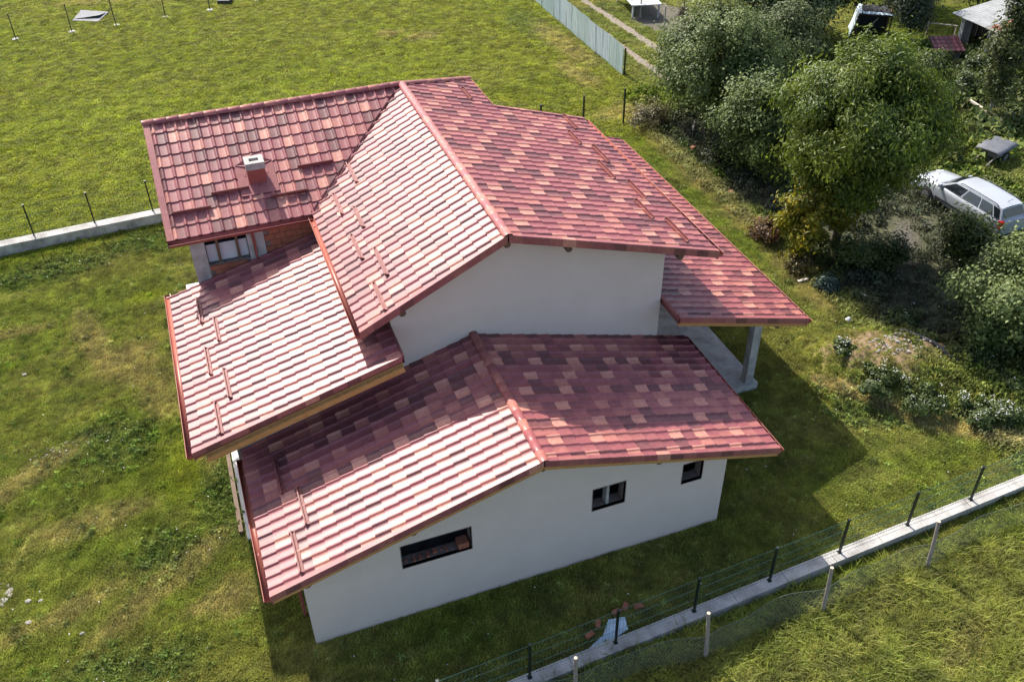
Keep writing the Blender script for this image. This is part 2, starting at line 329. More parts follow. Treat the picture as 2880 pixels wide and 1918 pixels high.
scatter_field('broadleaf_weeds', 100000, (-11, -13), (26, 26), leafy_me, lambda x, y, m: view_keep(x, y) & (np.random.rand(len(x)) < np.clip(m['dark']*.55+.03+.35*(y < -3.2)*fbm(x*.7, y*.7)+.8*ell(x, y, 21.3, 2.8, 2.4, 1.6), 0, 1)), .5, 1.1, (.85, .95, 1.))

scatter_field('vegetable_rows', 16000, (30, 13), (52, 36), leafy_me, lambda x, y, m: view_keep(x, y) & (np.random.rand(len(x)) < np.clip(m['garden']*(.25+.75*(np.sin((x*.8-y*.6)*2.6) > .1)), 0, 1)*(fbm(x*.5, y*.5) > .38)), 1.6, 4.5, (.75, .9, .9), 1.2)
scatter_field('shade_weeds', 13000, (23.5, 0), (36, 30), leafy_me, lambda x, y, m: view_keep(x, y) & (fbm(x*.6, y*.6) > .45), .8, 2.2, (.7, .8, .8), 1.2)
# ------------------------------------------------------------------ house
house = thing('house', 'two storey house with a stepped red tiled roof and plain pale grey walls', 'house')
ZR1, XR1, T1, YF1, YU = 5.211, 6.41, .2874, -.621, 5.103
XL1, XE1 = -.805, 13.699
ZR2, XR2, T2L, T2R, YF2, YA = 8.711, 7.367, .4875, .307, 4.482, 15.694
XL2, XE2, YE2B, XJ, YH = 3.029, 14.177, 14.732, 10.48, 17.454
XV, TW, YE = -1.578, .4935, 11.379
XM, ZM, TM, YM1, YM2, XMR = -1.972, 4.51, .2688, 3.658, 11.47, 3.95
XP, ZP, TP, YP1, YP2, XPL = 17.70, 3.45, .2785, 4.0, 18.5, 12.76
z1 = lambda x: ZR1-T1*abs(x-XR1)
z2 = lambda x: ZR2-(T2L if x < XR2 else T2R)*abs(x-XR2)
zw = lambda y: ZR2-TW*abs(YA-y)
zm = lambda x: ZM+TM*(x-XM)
zp = lambda x: ZP+TP*(XP-x)
class Plane:
    def __init__(s, o, u, v, wave, course):
        s.o = Vector(o); s.u = Vector(u).normalized(); s.v = Vector(v).normalized(); s.n = s.u.cross(s.v)
        if s.n.z < 0: s.n = -s.n
        s.wave = wave; s.course = course
    def uv(s, p): d = Vector(p)-s.o; return (d.dot(s.u), d.dot(s.v))
    def P(s, u, v, w=0): return s.o+s.u*u+s.v*v+s.n*w
def clip(poly, conv):
    # poly: list of (u,v,w); conv: CCW list of (u,v)
    for i in range(len(conv)):
        a = conv[i]; b = conv[(i+1) % len(conv)]; ex, ey = b[0]-a[0], b[1]-a[1]; out = []
        if not poly: return poly
        for k in range(len(poly)):
            p, q = poly[k], poly[(k+1) % len(poly)]
            dp = ex*(p[1]-a[1])-ey*(p[0]-a[0]); dq = ex*(q[1]-a[1])-ey*(q[0]-a[0])
            if dp >= -1e-7: out.append(p)
            if (dp > 1e-7 and dq < -1e-7) or (dp < -1e-7 and dq > 1e-7):
                t = dp/(dp-dq); out.append(tuple(p[j]+(q[j]-p[j])*t for j in range(3)))
        poly = out
    return poly
PROF = [(0, 0), (.15, -.003), (.40, -.004), (.60, 0), (.655, .007), (.715, .028), (.785, .045), (.855, .044), (.92, .025), (.97, .006), (1, 0)]
STEP = .030
def tile_geo(wave, course):
    vs = []; top = []; stp = []; n = len(PROF)
    for f, h in PROF: vs.append((f*wave, 0, h))
    for f, h in PROF: vs.append((f*wave, course, h+STEP))
    for i in range(n-1): top.append((i, i+1, n+i+1, n+i))
    for f, h in PROF: vs.append((f*wave, course, h+STEP))
    for f, h in PROF: vs.append((f*wave, course+.004, h-.004))
    for i in range(n-1): stp.append((2*n+i, 2*n+i+1, 3*n+i+1, 3*n+i))
    return vs, top, stp
CAND = []           # whole tiles that may become objects of their own
FIELD = MB()        # everything else: one part of kind stuff
_tm = {}
def tile_mesh(pl, tone):
    key = (pl.wave, pl.course, tone, pl.u.cross(pl.v).z > 0)
    if key not in _tm:
        vs, top, stp = tile_geo(pl.wave, pl.course); b = MB(); b.add(vs, top, 0, True); b.add(vs, stp, 0, True)
        b = MB(); b.v = vs; b.f = top+stp
        if pl.u.cross(pl.v).z < 0: b.f = [f[::-1] for f in b.f]
        b.m = [0]*len(b.f); b.sm = [True]*len(b.f)
        _tm[key] = b.mesh('tile', M['tile%d' % tone])
    return _tm[key]
def emit(pl, iu, iv, tone, conv=None):
    vs, top, stp = tile_geo(pl.wave, pl.course); u0 = iu*pl.wave; v0 = iv*pl.course
    flip = pl.u.cross(pl.v).z < 0
    if conv is None:
        P = [pl.P(u0+a, v0+b, c) for a, b, c in vs]; fs = top+stp
        FIELD.add(P, [f[::-1] for f in fs] if flip else fs, tone, True); return
    for f in top+stp:
        poly = [(u0+vs[i][0], v0+vs[i][1], vs[i][2]) for i in f]
        c = clip(poly, conv)
        if len(c) >= 3:
            g = tuple(range(len(c))); FIELD.add([pl.P(*q) for q in c], [g[::-1] if flip else g], tone, False)
rt_ = random.Random(11)
def tile_plane(pl, pts, deck, seedtone=None, indiv=True, off=(0, 0)):
    conv = [pl.uv(p) for p in pts]
    ar = sum(conv[i][0]*conv[(i+1) % len(conv)][1]-conv[(i+1) % len(conv)][0]*conv[i][1] for i in range(len(conv)))
    if ar < 0: conv = conv[::-1]
    us = [c[0] for c in conv]; vs = [c[1] for c in conv]
    inside = lambda u, v: all((conv[(i+1) % len(conv)][0]-conv[i][0])*(v-conv[i][1])-(conv[(i+1) % len(conv)][1]-conv[i][1])*(u-conv[i][0]) >= -1e-4 for i in range(len(conv)))
    W, Cc = pl.wave, pl.course
    prev = {}
    for iv in range(math.floor(min(vs)/Cc)-1, math.ceil(max(vs)/Cc)+1):
        for iu in range(math.floor(min(us)/W)-1, math.ceil(max(us)/W)+1):
            # the printed pattern of the sheets: pale tiles in every second wave, three courses apart, dark pairs between them
            mid_ = rt_.choices((1, 2, 4, 5, 6), (4, 3, 4, 3, .8))[0]; sh = iu//4+(1 if (iv//11) % 2 else 0); q = iu % 4; r = rt_.random()
            if q == 0: tone = (3 if r < .8 else 6) if (iv+sh) % 3 == 0 else (0 if r < .74 else mid_)
            elif q == 2: tone = (3 if r < .62 else 6 if r < .85 else mid_) if (iv+sh) % 3 == 1 else mid_
            else: tone = 0 if ((iv+sh) % 3 == 1 and r < .30) else mid_
            cor = [(iu*W, iv*Cc), ((iu+1)*W, iv*Cc), ((iu+1)*W, (iv+1)*Cc), (iu*W, (iv+1)*Cc)]
            ins = [inside(*c) for c in cor]
            if all(ins):
                c = pl.P((iu+.5)*W, (iv+.5)*Cc); d = CAM_LOC-c
                CAND.append((abs(d.normalized().dot(pl.n))/d.length_squared if indiv else 0, pl, iu, iv, tone, deck))
            else: emit(pl, iu, iv, 1 if tone == 3 else tone, conv)
def deck_mesh(name, pts, n, th=.14, parent=house):
    b = MB(); P = [Vector(p)-n*.012 for p in pts]; b.prism(P, -n*th, 0)
    o = b.build(name, [M['deck']], parent); return o
def ridge_caps(p, q, r, parent, seg_l=.40, lift=.02, flat=.75):
    p, q = Vector(p), Vector(q); L = (q-p).length; d = (q-p)/L; k = max(1, round(L/seg_l)); sl = L/k
    sx = d.cross(Vector((0, 0, 1))).normalized(); uz = sx.cross(d)
    meshes = []
    for tone in (1, 2, 4, 6):
        b = MB(); N = 9; vs = []
        for e_, rr_ in ((0, r*1.0), (sl*.985, r*1.07), (sl*.985, r*.93)):
            for i in range(N+1):
                a_ = math.pi*i/N; vs.append((rr_*math.cos(a_), e_, rr_*flat*math.sin(a_)))
        fs = [(j*(N+1)+i, j*(N+1)+i+1, (j+1)*(N+1)+i+1, (j+1)*(N+1)+i) for j in range(2) for i in range(N)]
        b.add(vs, fs, 0, True); meshes.append(b.mesh('ridge_cap', M['tile%d' % tone]))
    rnd = random.Random(5)
    for i in range(k):
        o = link('ridge_cap', meshes[rnd.choices((0, 1, 2, 3), (4, 4, 3, 1.5))[0]], parent)
        c = p+d*(i*sl)+uz*lift
        o.matrix_local = Matrix(((sx.x, d.x, uz.x, c.x), (sx.y, d.y, uz.y, c.y), (sx.z, d.z, uz.z, c.z), (0, 0, 0, 1)))
def verge(p, q, outv, parent, ht=.20, top=.13, drop=0., timber=True, tin=.0):
    """metal verge flashing along the roof edge p->q (p ridge end), outward horizontal vector outv; printed in tile tones along its length"""
    p, q, o_ = Vector(p), Vector(q), Vector(outv); L = (q-p).length; d = (q-p)/L; n = d.cross(o_); n = n if n.z > 0 else -n
    b = MB(); k = max(2, round(L/.42)); rnd = random.Random(int(L*1000))
    dz = Vector((0, 0, -1))
    for i in range(k):
        t = rnd.choices((0, 1, 2, 3, 4), (3, 5, 5, 1.2, 4))[0]; a_, c_ = p+d*(L*i/k), p+d*(L*(i+1)/k)
        A0, C0 = a_+n*.062, c_+n*.062; A1, C1 = A0-o_*top, C0-o_*top; A2, C2 = A0+o_*.012, C0+o_*.012
        b.add([A1, C1, C0, A0], [(0, 1, 2, 3)], 1 if t == 0 else t); b.add([A1, C1, C1-n*.05, A1-n*.05], [(0, 1, 2, 3)], t)
        b.add([A0, C0, C2+dz*.02, A2+dz*.02], [(0, 1, 2, 3)], 2); b.add([A2+dz*.02, C2+dz*.02, C2+dz*ht, A2+dz*ht], [(0, 1, 2, 3)], t)
        b.add([A2+dz*ht, C2+dz*ht, C0+dz*(ht+.015)-o_*.04, A0+dz*(ht+.015)-o_*.04], [(0, 1, 2, 3)], t)
    b.build('verge_flashing', [M['tile%d' % i] for i in range(5)], parent)
    if timber:
        tb = MB(); A = p-o_*.06+dz*(ht+.0); Bq = q-o_*.06+dz*(ht+.0)
        tb.beam(A, Bq, .05, .16, 0); tb.build('barge_board', [M['timber']], parent)
def gutter(p, q, outv, parent, r=.085, m='copper', drop=.06):
    p, q, o_ = Vector(p), Vector(q), Vector(outv); d = (q-p).normalized(); c0 = p+o_*(r*.9)-Vector((0, 0, drop)); c1 = q+o_*(r*.9)-Vector((0, 0, drop)); b = MB(); N = 9; vs = []
    for c in (c0, c1):
        for rr_ in (r, r-.008):
            for i in range(N+1):
                a_ = math.pi*i/N; vs.append(c+o_*(rr_*math.cos(a_))-Vector((0, 0, 1))*(rr_*math.sin(a_)))
    n = N+1; fs = []
    for i in range(N): fs += [(i, i+1, 2*n+i+1, 2*n+i), (n+i, n+i+1, 3*n+i+1, 3*n+i), (i, i+1, n+i+1, n+i), (2*n+i, 2*n+i+1, 3*n+i+1, 3*n+i)]
    fs += [(0, n, 3*n, 2*n), (N, n+N, 3*n+N, 2*n+N)]
    b.add(vs, fs, 0, True)
    for c in (c0, c1): b.add([c+o_*(r*math.cos(math.pi*i/N))-Vector((0, 0, 1))*(r*math.sin(math.pi*i/N)) for i in range(N+1)], [tuple(range(N+1))], 0)
    b.tube([c0+o_*r, c1+o_*r], .012, 6, 0)
    L = (c1-c0).length; k = int(L/.9)
    g = b.build('gutter', [M[m]], parent)
    f = MB()
    f.beam(p-Vector((0, 0, .13))-o_*.02, q-Vector((0, 0, .13))-o_*.02, .03, .22, 0); f.build('fascia_board', [M['red']], parent)
    return g

# roof parts
def mk_roof(name): 
    return None
# front lower gable
nFL = Vector((-T1, 0, 1)).normalized(); nFR = Vector((T1, 0, 1)).normalized()
ptsFL = [(XR1, YF1, ZR1), (XR1, YU, ZR1), (XL1, YU, z1(XL1)), (XL1, YF1, z1(XL1))]
ptsFR = [(XR1, YF1, ZR1), (XE1, YF1, z1(XE1)), (XE1, YU, z1(XE1)), (XR1, YU, ZR1)]
dFL = deck_mesh('gable_roof', ptsFL, nFL); dFR = deck_mesh('gable_roof', ptsFR, nFR)
plFL = Plane((XR1, YF1, ZR1), (0, 1, 0), (-1, 0, -T1), .345, .418); plFR = Plane((XR1, YF1, ZR1), (0, 1, 0), (1, 0, -T1), .345, .422)
tile_plane(plFL, ptsFL, dFL); tile_plane(plFR, ptsFR, dFR)
# main upper gable
nUL = Vector((-T2L, 0, 1)).normalized(); nUR = Vector((T2R, 0, 1)).normalized()
ptsUL = [(XR2, YF2, ZR2), (XR2, YA, ZR2), (XL2, YE, z2(XL2)), (XL2, YF2, z2(XL2))]
ptsURa = [(XR2, YF2, ZR2), (XE2, YF2, z2(XE2)), (XE2, YE2B, z2(XE2)), (XR2, YE2B, ZR2)]
ptsURb = [(XR2, YE2B, ZR2), (XJ, YE2B, z2(XJ)), (XJ, YH, z2(XJ)), (XR2, YA, ZR2)]
dUL = deck_mesh('main_roof', ptsUL, nUL); dUR = deck_mesh('main_roof', ptsURa, nUR); dURb = deck_mesh('main_roof', ptsURb, nUR)
plUL = Plane((XR2, YF2, ZR2), (0, 1, 0), (-1, 0, -T2L), .365, .452); plUR = Plane((XR2, YF2, ZR2), (0, 1, 0), (1, 0, -T2R), .365, .48)
tile_plane(plUL, ptsUL, dUL); tile_plane(plUR, ptsURa, dUR); tile_plane(plUR, ptsURb, dURb)
# wing roof (front slope and the hidden back slope)
nW = Vector((0, -TW, 1)).normalized(); nWb = Vector((0, TW, 1)).normalized(); zwe = zw(YE)
ptsW = [(XV, YA, ZR2), (XV, YE, zwe), (XL2, YE, zwe), (XR2, YA, ZR2)]
YB = 19.6
ptsWb = [(XV, YA, ZR2), (XR2, YA, ZR2), (XJ, YH, z2(XJ)), (XJ, YB, zw(YB)), (XV, YB, zw(YB))]
dW = deck_mesh('wing_roof', ptsW, nW); dWb = deck_mesh('wing_roof', ptsWb, nWb)
plW = Plane((XV, YA, ZR2), (1, 0, 0), (0, -1, -TW), .362, .478); plWb = Plane((XV, YA, ZR2), (1, 0, 0), (0, 1, -TW), .362, .478)
tile_plane(plW, ptsW, dW); tile_plane(plWb, ptsWb, dWb, indiv=False)
# lean-to over the middle part
nM = Vector((-TM, 0, 1)).normalized()
ptsM = [(XMR, YM1, zm(XMR)), (XMR, YM2, zm(XMR)), (XM, YM2, ZM), (XM, YM1, ZM)]
dM = deck_mesh('lean_to_roof', ptsM, nM); plM = Plane((XMR, YM1, zm(XMR)), (0, 1, 0), (-1, 0, -TM), .355, .415); tile_plane(plM, ptsM, dM)
# porch roof
nP = Vector((TP, 0, 1)).normalized()
ptsP = [(XPL, YP1, zp(XPL)), (XP, YP1, ZP), (XP, YP2, ZP), (XPL, YP2, zp(XPL))]
dP = deck_mesh('porch_roof', ptsP, nP); plP = Plane((XPL, YP1, zp(XPL)), (0, 1, 0), (1, 0, -TP), .345, .43); tile_plane(plP, ptsP, dP)
CAND.sort(key=lambda c: -c[0])
for k, (sc, pl, iu, iv, tone, deck) in enumerate(CAND):
    if k < 300:
        o = link('tile', tile_mesh(pl, tone), deck)
        c = pl.P(iu*pl.wave, iv*pl.course); n_ = pl.n
        o.matrix_local = Matrix(((pl.u.x, pl.v.x, n_.x, c.x), (pl.u.y, pl.v.y, n_.y, c.y), (pl.u.z, pl.v.z, n_.z, c.z), (0, 0, 0, 1)))
    else: emit(pl, iu, iv, tone)
fo = FIELD.build('roof_tiles', [M['tile%d' % i] for i in range(7)], house, fix=False); stuff(fo)
# ridges, hip, valley
ridge_caps((XR1, YF1-.03, ZR1), (XR1, YU, ZR1), .125, dFL)
ridge_caps((XR2, YF2-.03, ZR2), (XR2, YA, ZR2), .135, dUL)
ridge_caps((XV-.03, YA, ZR2), (XR2, YA, ZR2), .135, dW)
ridge_caps((XR2, YA, ZR2), (XJ, YH, z2(XJ)), .12, dURb)
b = MB(); V0 = Vector((XL2, YE, zwe)); V1 = Vector((XR2, YA, ZR2)); d = (V1-V0).normalized()
sx = Vector((d.y, -d.x, 0)).normalized()
b.add([V0+sx*.07+Vector((0, 0, .075)), V1+sx*.03+Vector((0, 0, .075)), V1+Vector((0, 0, .03)), V0+Vector((0, 0, .03)), V1-sx*.03+Vector((0, 0, .09)), V0-sx*.07+Vector((0, 0, .09))], [(0, 1, 2, 3), (3, 2, 4, 5)], 0)
b.build('valley_gutter', [M['tile0']], dW)
# verges
verge((XR1, YF1, ZR1), (XL1, YF1, z1(XL1)), (0, -1, 0), dFL, .21); verge((XR1, YF1, ZR1), (XE1, YF1, z1(XE1)), (0, -1, 0), dFR, .21)
verge((XR2, YF2, ZR2), (XL2, YF2, z2(XL2)), (0, -1, 0), dUL, .25, timber=False); verge((XR2, YF2, ZR2), (XE2, YF2, z2(XE2)), (0, -1, 0), dUR, .25, timber=False)
verge((XV, YA, ZR2), (XV, YE, zwe), (-1, 0, 0), dW, .22, top=.2, timber=False)
verge((XMR, YM1, zm(XMR)), (XM, YM1, ZM), (0, -1, 0), dM, .17)
verge((XPL, YP1, zp(XPL)), (XP, YP1, ZP), (0, -1, 0), dP, .22)
verge((XJ, YE2B, z2(XJ)), (XE2, YE2B, z2(XE2)), (0, 1, 0), dUR, .19, timber=False)
b = MB(); b.beam((XPL-.01, YP1, zp(XPL)-.07), (XPL-.01, YP1+2.2, zp(XPL)-.07), .04, .24, 0); b.beam((XPL-.012, YP1+.1, zp(XPL)+.055), (XPL-.012, YP1+2.2, zp(XPL)+.055), .10, .03, 0); b.build('edge_flashing', [M['red']], dP)
b = MB(); b.beam((XMR+.02, YM1, zm(XMR)-.04), (XMR+.02, YU+.2, zm(XMR)-.04), .05, .26, 0); b.build('edge_flashing', [M['tile0']], dM)
# timber beam ends under the lean-to verge
b = MB(); b.beam((XMR, YM1-.02, zm(XMR)-.33), (XM+.35, YM1-.02, zm(XM+.35)-.33), .16, .17, 0); b.build('barge_beam', [M['timber']], dM)
# gutters
gutter((XL1, YF1, z1(XL1)), (XL1, YU-.5, z1(XL1)), (-1, 0, 0), dFL, .09)
gutter((XL2, YF2, z2(XL2)), (XL2, YE-.05, z2(XL2)), (-1, 0, 0), dUL, .085)
gutter((XV, YE, zwe), (XL2-.05, YE, zwe), (0, -1, 0), dW, .085, 'red')
gutter((XM, YM1, ZM), (XM, YM2+.25, ZM), (-1, 0, 0), dM, .09)
gutter((XE1, YF1, z1(XE1)), (XE1, YU, z1(XE1)), (1, 0, 0), dFR, .07)
gutter((XE2, YF2, z2(XE2)), (XE2, YE2B, z2(XE2)), (1, 0, 0), dUR, .095)
gutter((XJ, YE2B, z2(XJ)), (XJ, YH, z2(XJ)), (1, 0, 0), dURb, .06)
gutter((XP, YP1, ZP), (XP, YP2, ZP), (1, 0, 0), dP, .08)
# downpipes
def pipe(pts, r, parent=house, m='red', name='downpipe'): return MB().tube(pts, r, 10).build(name, [M[m]], parent, fix=False)
pipe([(XL1-.08, 1.0, z1(XL1)-.14), (XL1-.10, 1.0, z1(XL1)-.3), (-.12, 1.0, 1.9), (-.1, 1.0, 0)], .05)
pipe([(XL2-.08, 10.85, z2(XL2)-.12), (XL2-.06, 10.82, z2(XL2)-.35), (XL2+.35, 10.6, 5.95), (XL2+.02, 9.9, 5.85)], .05)
pipe([(1.0, YE-.09, zwe-.12), (1.0, YE-.05, zwe-.25), (1.02, YM2-.09, zwe-.5), (1.02, YM2-.09, 5.55), (1.02, YM2-.25, 5.45)], .05)
pipe([(XM-.08, YM2+.2, ZM-.1), (XM-.08, YM2+.2, ZM-.4), (-1.2, YM2+.2, ZM-.9), (-1.2, YM2+.2, 0)], .05)
# snow guards
def guard(pl, p, q, parent, m='guard'):
    p, q = Vector(p), Vector(q); d = (q-p).normalized(); n = pl.n; v = pl.v; b = MB()
    p = pl.P(*pl.uv(p), .055); q = pl.P(*pl.uv(q), .055)
    b.prism([p, p+n*.085, p+n*.085+v*.016, p+v*.018], q-p); b.prism([p-v*.09, p-v*.09+n*.006, p+n*.006, p], q-p)
    b.prism([p, p+n*.08, p-v*.08], d*.012); b.prism([q, q+n*.08, q-v*.08], -d*.012)
    b.prism([p+n*.085, p+n*.094, p+n*.094-v*.025, p+n*.085-v*.025], q-p)
    b.build('snow_guard', [M[m]], parent)
for y0, y1, x in ((3.85, 2.41, .05), (2.41, 1.01, .46), (1.02, -.38, .05)): guard(plFL, (x, y0, z1(x)), (x, y1, z1(x)), dFL)
for y0, y1, x in ((12.87, 11.43, 4.62), (11.66, 10.25, 3.83), (10.23, 8.91, 4.22), (8.92, 7.47, 3.82), (7.58, 6.06, 4.24), (6.09, 4.67, 3.83)): guard(plUL, (x, y0, z2(x)), (x, y1, z2(x)), dUL)
for y0, y1, x in ((10.62, 9.22, -1.12), (9.19, 7.91, -.72), (7.87, 6.53, -1.14), (6.53, 5.17, -.74), (5.23, 3.88, -1.15)): guard(plM, (x, y0, zm(x)), (x, y1, zm(x)), dM)
for y0, y1, x in ((16.1, 15.0, 9.77), (14.66, 13.38, 13.29), (13.02, 11.89, 12.8), (11.9, 10.5, 13.26), (10.47, 9.12, 12.82), (9.06, 7.74, 13.29), (7.6, 6.33, 12.84), (6.41, 4.93, 13.32)): guard(plUR, (x, y0, z2(x)), (x, y1, z2(x)), dURb if y0 > 15 else dUR)
for x0, x1, y in ((-1.27, -.04, 12.26), (.05, 1.27, 12.7), (1.87, 3.1, 12.24), (2.97, 4.18, 13.12)): guard(plW, (x0, y, zw(y)), (x1, y, zw(y)), dW)
# small screws at tile ends over the left slopes: real heads, too small to pick apart singly
b = MB()
for pl, pts in ((plFL, ptsFL), (plM, ptsM), (plUL, ptsUL)):
    uvs = [pl.uv(p) for p in pts]; um = max(q[0] for q in uvs); vm = max(q[1] for q in uvs)
    for iv in range(1, int(vm/pl.course)+1):
        for iu in range(int(um/pl.wave)):
            if (iu+iv) % 2 == 0:
                u, v = (iu+.3)*pl.wave, iv*pl.course-.05
                if pl is plUL and u > 6.9+(1-v/vm)*4.0: continue
                c = pl.P(u, v, .022); s_ = .013
                b.add([c+pl.u*s_, c+pl.v*s_, c-pl.u*s_, c-pl.v*s_, c+pl.n*.012], [(0, 1, 4), (1, 2, 4), (2, 3, 4), (3, 0, 4)])
stuff(b.build('screw_heads', [M['tile0']], house))
# chimney on the wing
cxm, cym, ch = 1.60, 13.05, .34
b = MB(); b.box((cxm-.29, cym-.27, 7.0), (cxm+.29, cym+.27, 7.84)); chim = b.build('chimney', [M['red']], dW)
b = MB()
for (x0, y0, x1, y1) in ((-.31, -.29, .31, -.11), (-.31, .11, .31, .29), (-.31, -.11, -.15, .11), (.15, -.11, .31, .11)): b.box((cxm+x0, cym+y0, 7.84), (cxm+x1, cym+y1, 8.07))
b.box((cxm-.148, cym-.108, 7.84), (cxm+.148, cym+.108, 7.90), 1); b.build('chimney_cap', [M['conc'], M['dark']], dW)
b = MB()
for i in range(6): b.beam((cxm-.145, cym-.09+.036*i, 7.915), (cxm+.145, cym-.09+.036*i, 7.915), .02, .02)
b.build('flue_brick', [M['brick']], dW)
b = MB(); n_ = nW
def wp(x, y, w_=.06): return Vector((x, y, zw(y)))+nW*w_
b.prism([wp(cxm-.62, cym-.62, .05), wp(cxm+.62, cym-.62, .05), wp(cxm+.62, cym+.55, .05), wp(cxm-.62, cym+.55, .05)], nW*.012)
b.prism([wp(cxm-.60, cym+.5), wp(cxm, cym+.72, .2), wp(cxm+.60, cym+.5), wp(cxm, cym+.33, .09)], nW*.02)
b.build('chimney_flashing', [M['tile1']], dW)

# walls
def wall(name, axis_, c, th, pts, holes=(), m='wall', parent=house):
    """vertical wall in the plane x=c or y=c, outline given by top profile pts [(s, z)], down to z=-.3; rectangular holes (s0, s1, z0, z1)"""
    s0, s1 = pts[0][0], pts[-1][0]
    cuts = sorted({round(p[0], 4) for p in pts} | {round(v, 4) for h in holes for v in h[:2]})
    def top(s):
        for (a_, za), (c_, zc) in zip(pts, pts[1:]):
            if a_-1e-6 <= s <= c_+1e-6: return za+(zc-za)*(s-a_)/(c_-a_)
    P = (lambda s, z, t: (s, c+t, z)) if axis_ == 'y' else (lambda s, z, t: (c+t, s, z))
    b = MB()
    for a_, c_ in zip(cuts, cuts[1:]):
        hs = sorted([h for h in holes if h[0] <= a_+1e-4 and h[1] >= c_-1e-4], key=lambda h: h[2]); z = -.3; spans = []
        for h in hs: spans.append((z, z, h[2], h[2])); z = h[3]
        spans.append((z, z, top(a_), top(c_)))
        for za, zb, zc, zd in spans:
            for t in (0, th): b.add([P(a_, za, t), P(c_, zb, t), P(c_, zd, t), P(a_, zc, t)], [(0, 1, 2, 3)])
    for h in holes:
        for (a_, za, c_, zc) in ((h[0], h[2], h[1], h[2]), (h[0], h[3], h[1], h[3]), (h[0], h[2], h[0], h[3]), (h[1], h[2], h[1], h[3])):
            b.add([P(a_, za, 0), P(c_, zc, 0), P(c_, zc, th), P(a_, za, th)], [(0, 1, 2, 3)], 1)
    for s in (s0, s1): b.add([P(s, -.3, 0), P(s, -.3, th), P(s, top(s), th), P(s, top(s), 0)], [(0, 1, 2, 3)])
    for (a_, za), (c_, zc) in zip(pts, pts[1:]): b.add([P(a_, za, 0), P(c_, zc, 0), P(c_, zc, th), P(a_, za, th)], [(0, 1, 2, 3)])
    bm = bmesh.new(); me_ = b.mesh(name, [M[m], M['reveal']]); bm.from_mesh(me_); bmesh.ops.remove_doubles(bm, verts=bm.verts, dist=1e-4); bmesh.ops.recalc_face_normals(bm, faces=bm.faces); bm.to_mesh(me_); bm.free()
    return link(name, me_, parent)
M['reveal'] = mat('bare_reveal', (.15, .10, .08), .95, (.24, .19, .16), 7., .4, 30.)
U = .155
WIN = [(2.62, 4.56, 2.03, 2.90), (8.13, 9.13, 2.09, 2.94), (10.95, 11.60, 2.12, 2.90)]
wf = wall('wall', 'y', 0., .40, [(0, z1(0)-U), (XR1, ZR1-U), (12.4, z1(12.4)-U)], WIN)
wall('wall', 'x', 0.002, .30, [(.4, z1(0)-U), (YU, z1(0)-U)], (), 'conc'); wall('wall', 'x', 12.398, -.30, [(.4, z1(12.4)-U), (YU+.3, z1(12.4)-U)], (), 'conc')
wall('wall', 'y', YU, .30, [(4.0, z2(4.0)-U), (XR2, ZR2-U), (12.666, z2(12.666)-U)])
wall('wall', 'x', 4.002, .30, [(YU+.3, z2(4.)-U), (YM2+.3, z2(4.)-U)], (), 'conc'); wall('wall', 'x', 12.664, -.30, [(YU+.3, z2(12.664)-U), (14.2, z2(12.664)-U)], (), 'conc')
wall('wall', 'y', 4.85, .2, [(-.9, zm(-.9)-U), (3.95, zm(3.95)-U)], (), 'concd'); wall('wall', 'x', -.9, .25, [(5.05, zm(-.9)-U), (YM2, zm(-.9)-U)], (), 'conc')  # front wall's dark concrete paints in the shadow below the lean-to verge
wall('wall', 'y', 14.2, -.3, [(9.9, z2(9.9)-U), (12.36, z2(12.36)-U)], (), 'conc'); wall('wall', 'x', 9.9, -.3, [(14.2, z2(9.9)-U), (18.9, 6.9)], (), 'conc')
wall('wall', 'y', 19.0, -.3, [(-.98, zw(19.)-U), (9.6, zw(19.)-U)], (), 'conc'); wall('wall', 'x', -.98, .3, [(YM2+.3, zw(YM2+.3)-U), (YA, ZR2-U), (18.7, zw(18.7)-U)], (), 'conc')
# window sills, mullion, frames seen in the openings
b = MB(); b.box((8.60, .10, 2.09), (8.68, .34, 2.94)); b.build('mullion', [M['conc']], wf)
for (x0, x1, a_, c_) in WIN:
    b = MB(); t = .022
    b.box((x0-.001, -.004, a_-t), (x1+.001, .10, a_)); b.box((x1, -.004, a_-t), (x1+t, .10, c_+t)); b.box((x0-t, -.004, a_-t), (x0, .10, c_+t)); b.box((x0, -.004, c_), (x1, .10, c_+t))
    b.build('window_edge', [M['reveal']], wf)
# floors and slab inside, attic floor
b = MB(); b.box((.3, .41, 1.25), (12.1, 5.05, 1.4)); b.build('floor_slab', [M['concd']], house)
b = MB(); b.box((4.3, 5.4, 5.6), (12.3, 14.0, 5.75)); b.build('floor_slab', [M['concd']], house)
tag(MB().box((4.20, .06, 2.035), (4.50, .34, 2.25)).build('hollow_brick', [M['brick']]), 'red hollow brick left at the right end of the wide window opening', 'brick')
b = MB()
for i in range(7):
    x = 2.75+.19*i+random.uniform(-.03, .03); s_ = random.uniform(.03, .07); b.box((x, .1+random.random()*.15, 2.03), (x+s_*1.6, .2+random.random()*.15+s_, 2.03+s_))
rub = stuff(b.build('brick_rubble', [M['brick']])); rub['label'] = 'small broken brick pieces along the sill of the wide window'
# log purlin ends
def purlin(x, y0, y1, z, parent, r=.105):
    b = MB(); b.tube([(x, y0, z), (x, y1, z)], r, 14, 0); b.build('purlin', [M['timber_dark']], parent, fix=False)
for x in (.11, 2.91, 6.41, 9.83): purlin(x, YF1+.10, 0.05, z1(x)-.31, dFL)
for x in (4.26, 7.367, 9.23, 12.91): purlin(x, YF2+.10, YU+.05, z2(x)-.31, dUL)
purlin(16.6, YP1+.10, YP1+3, zp(16.6)-.33, dP)
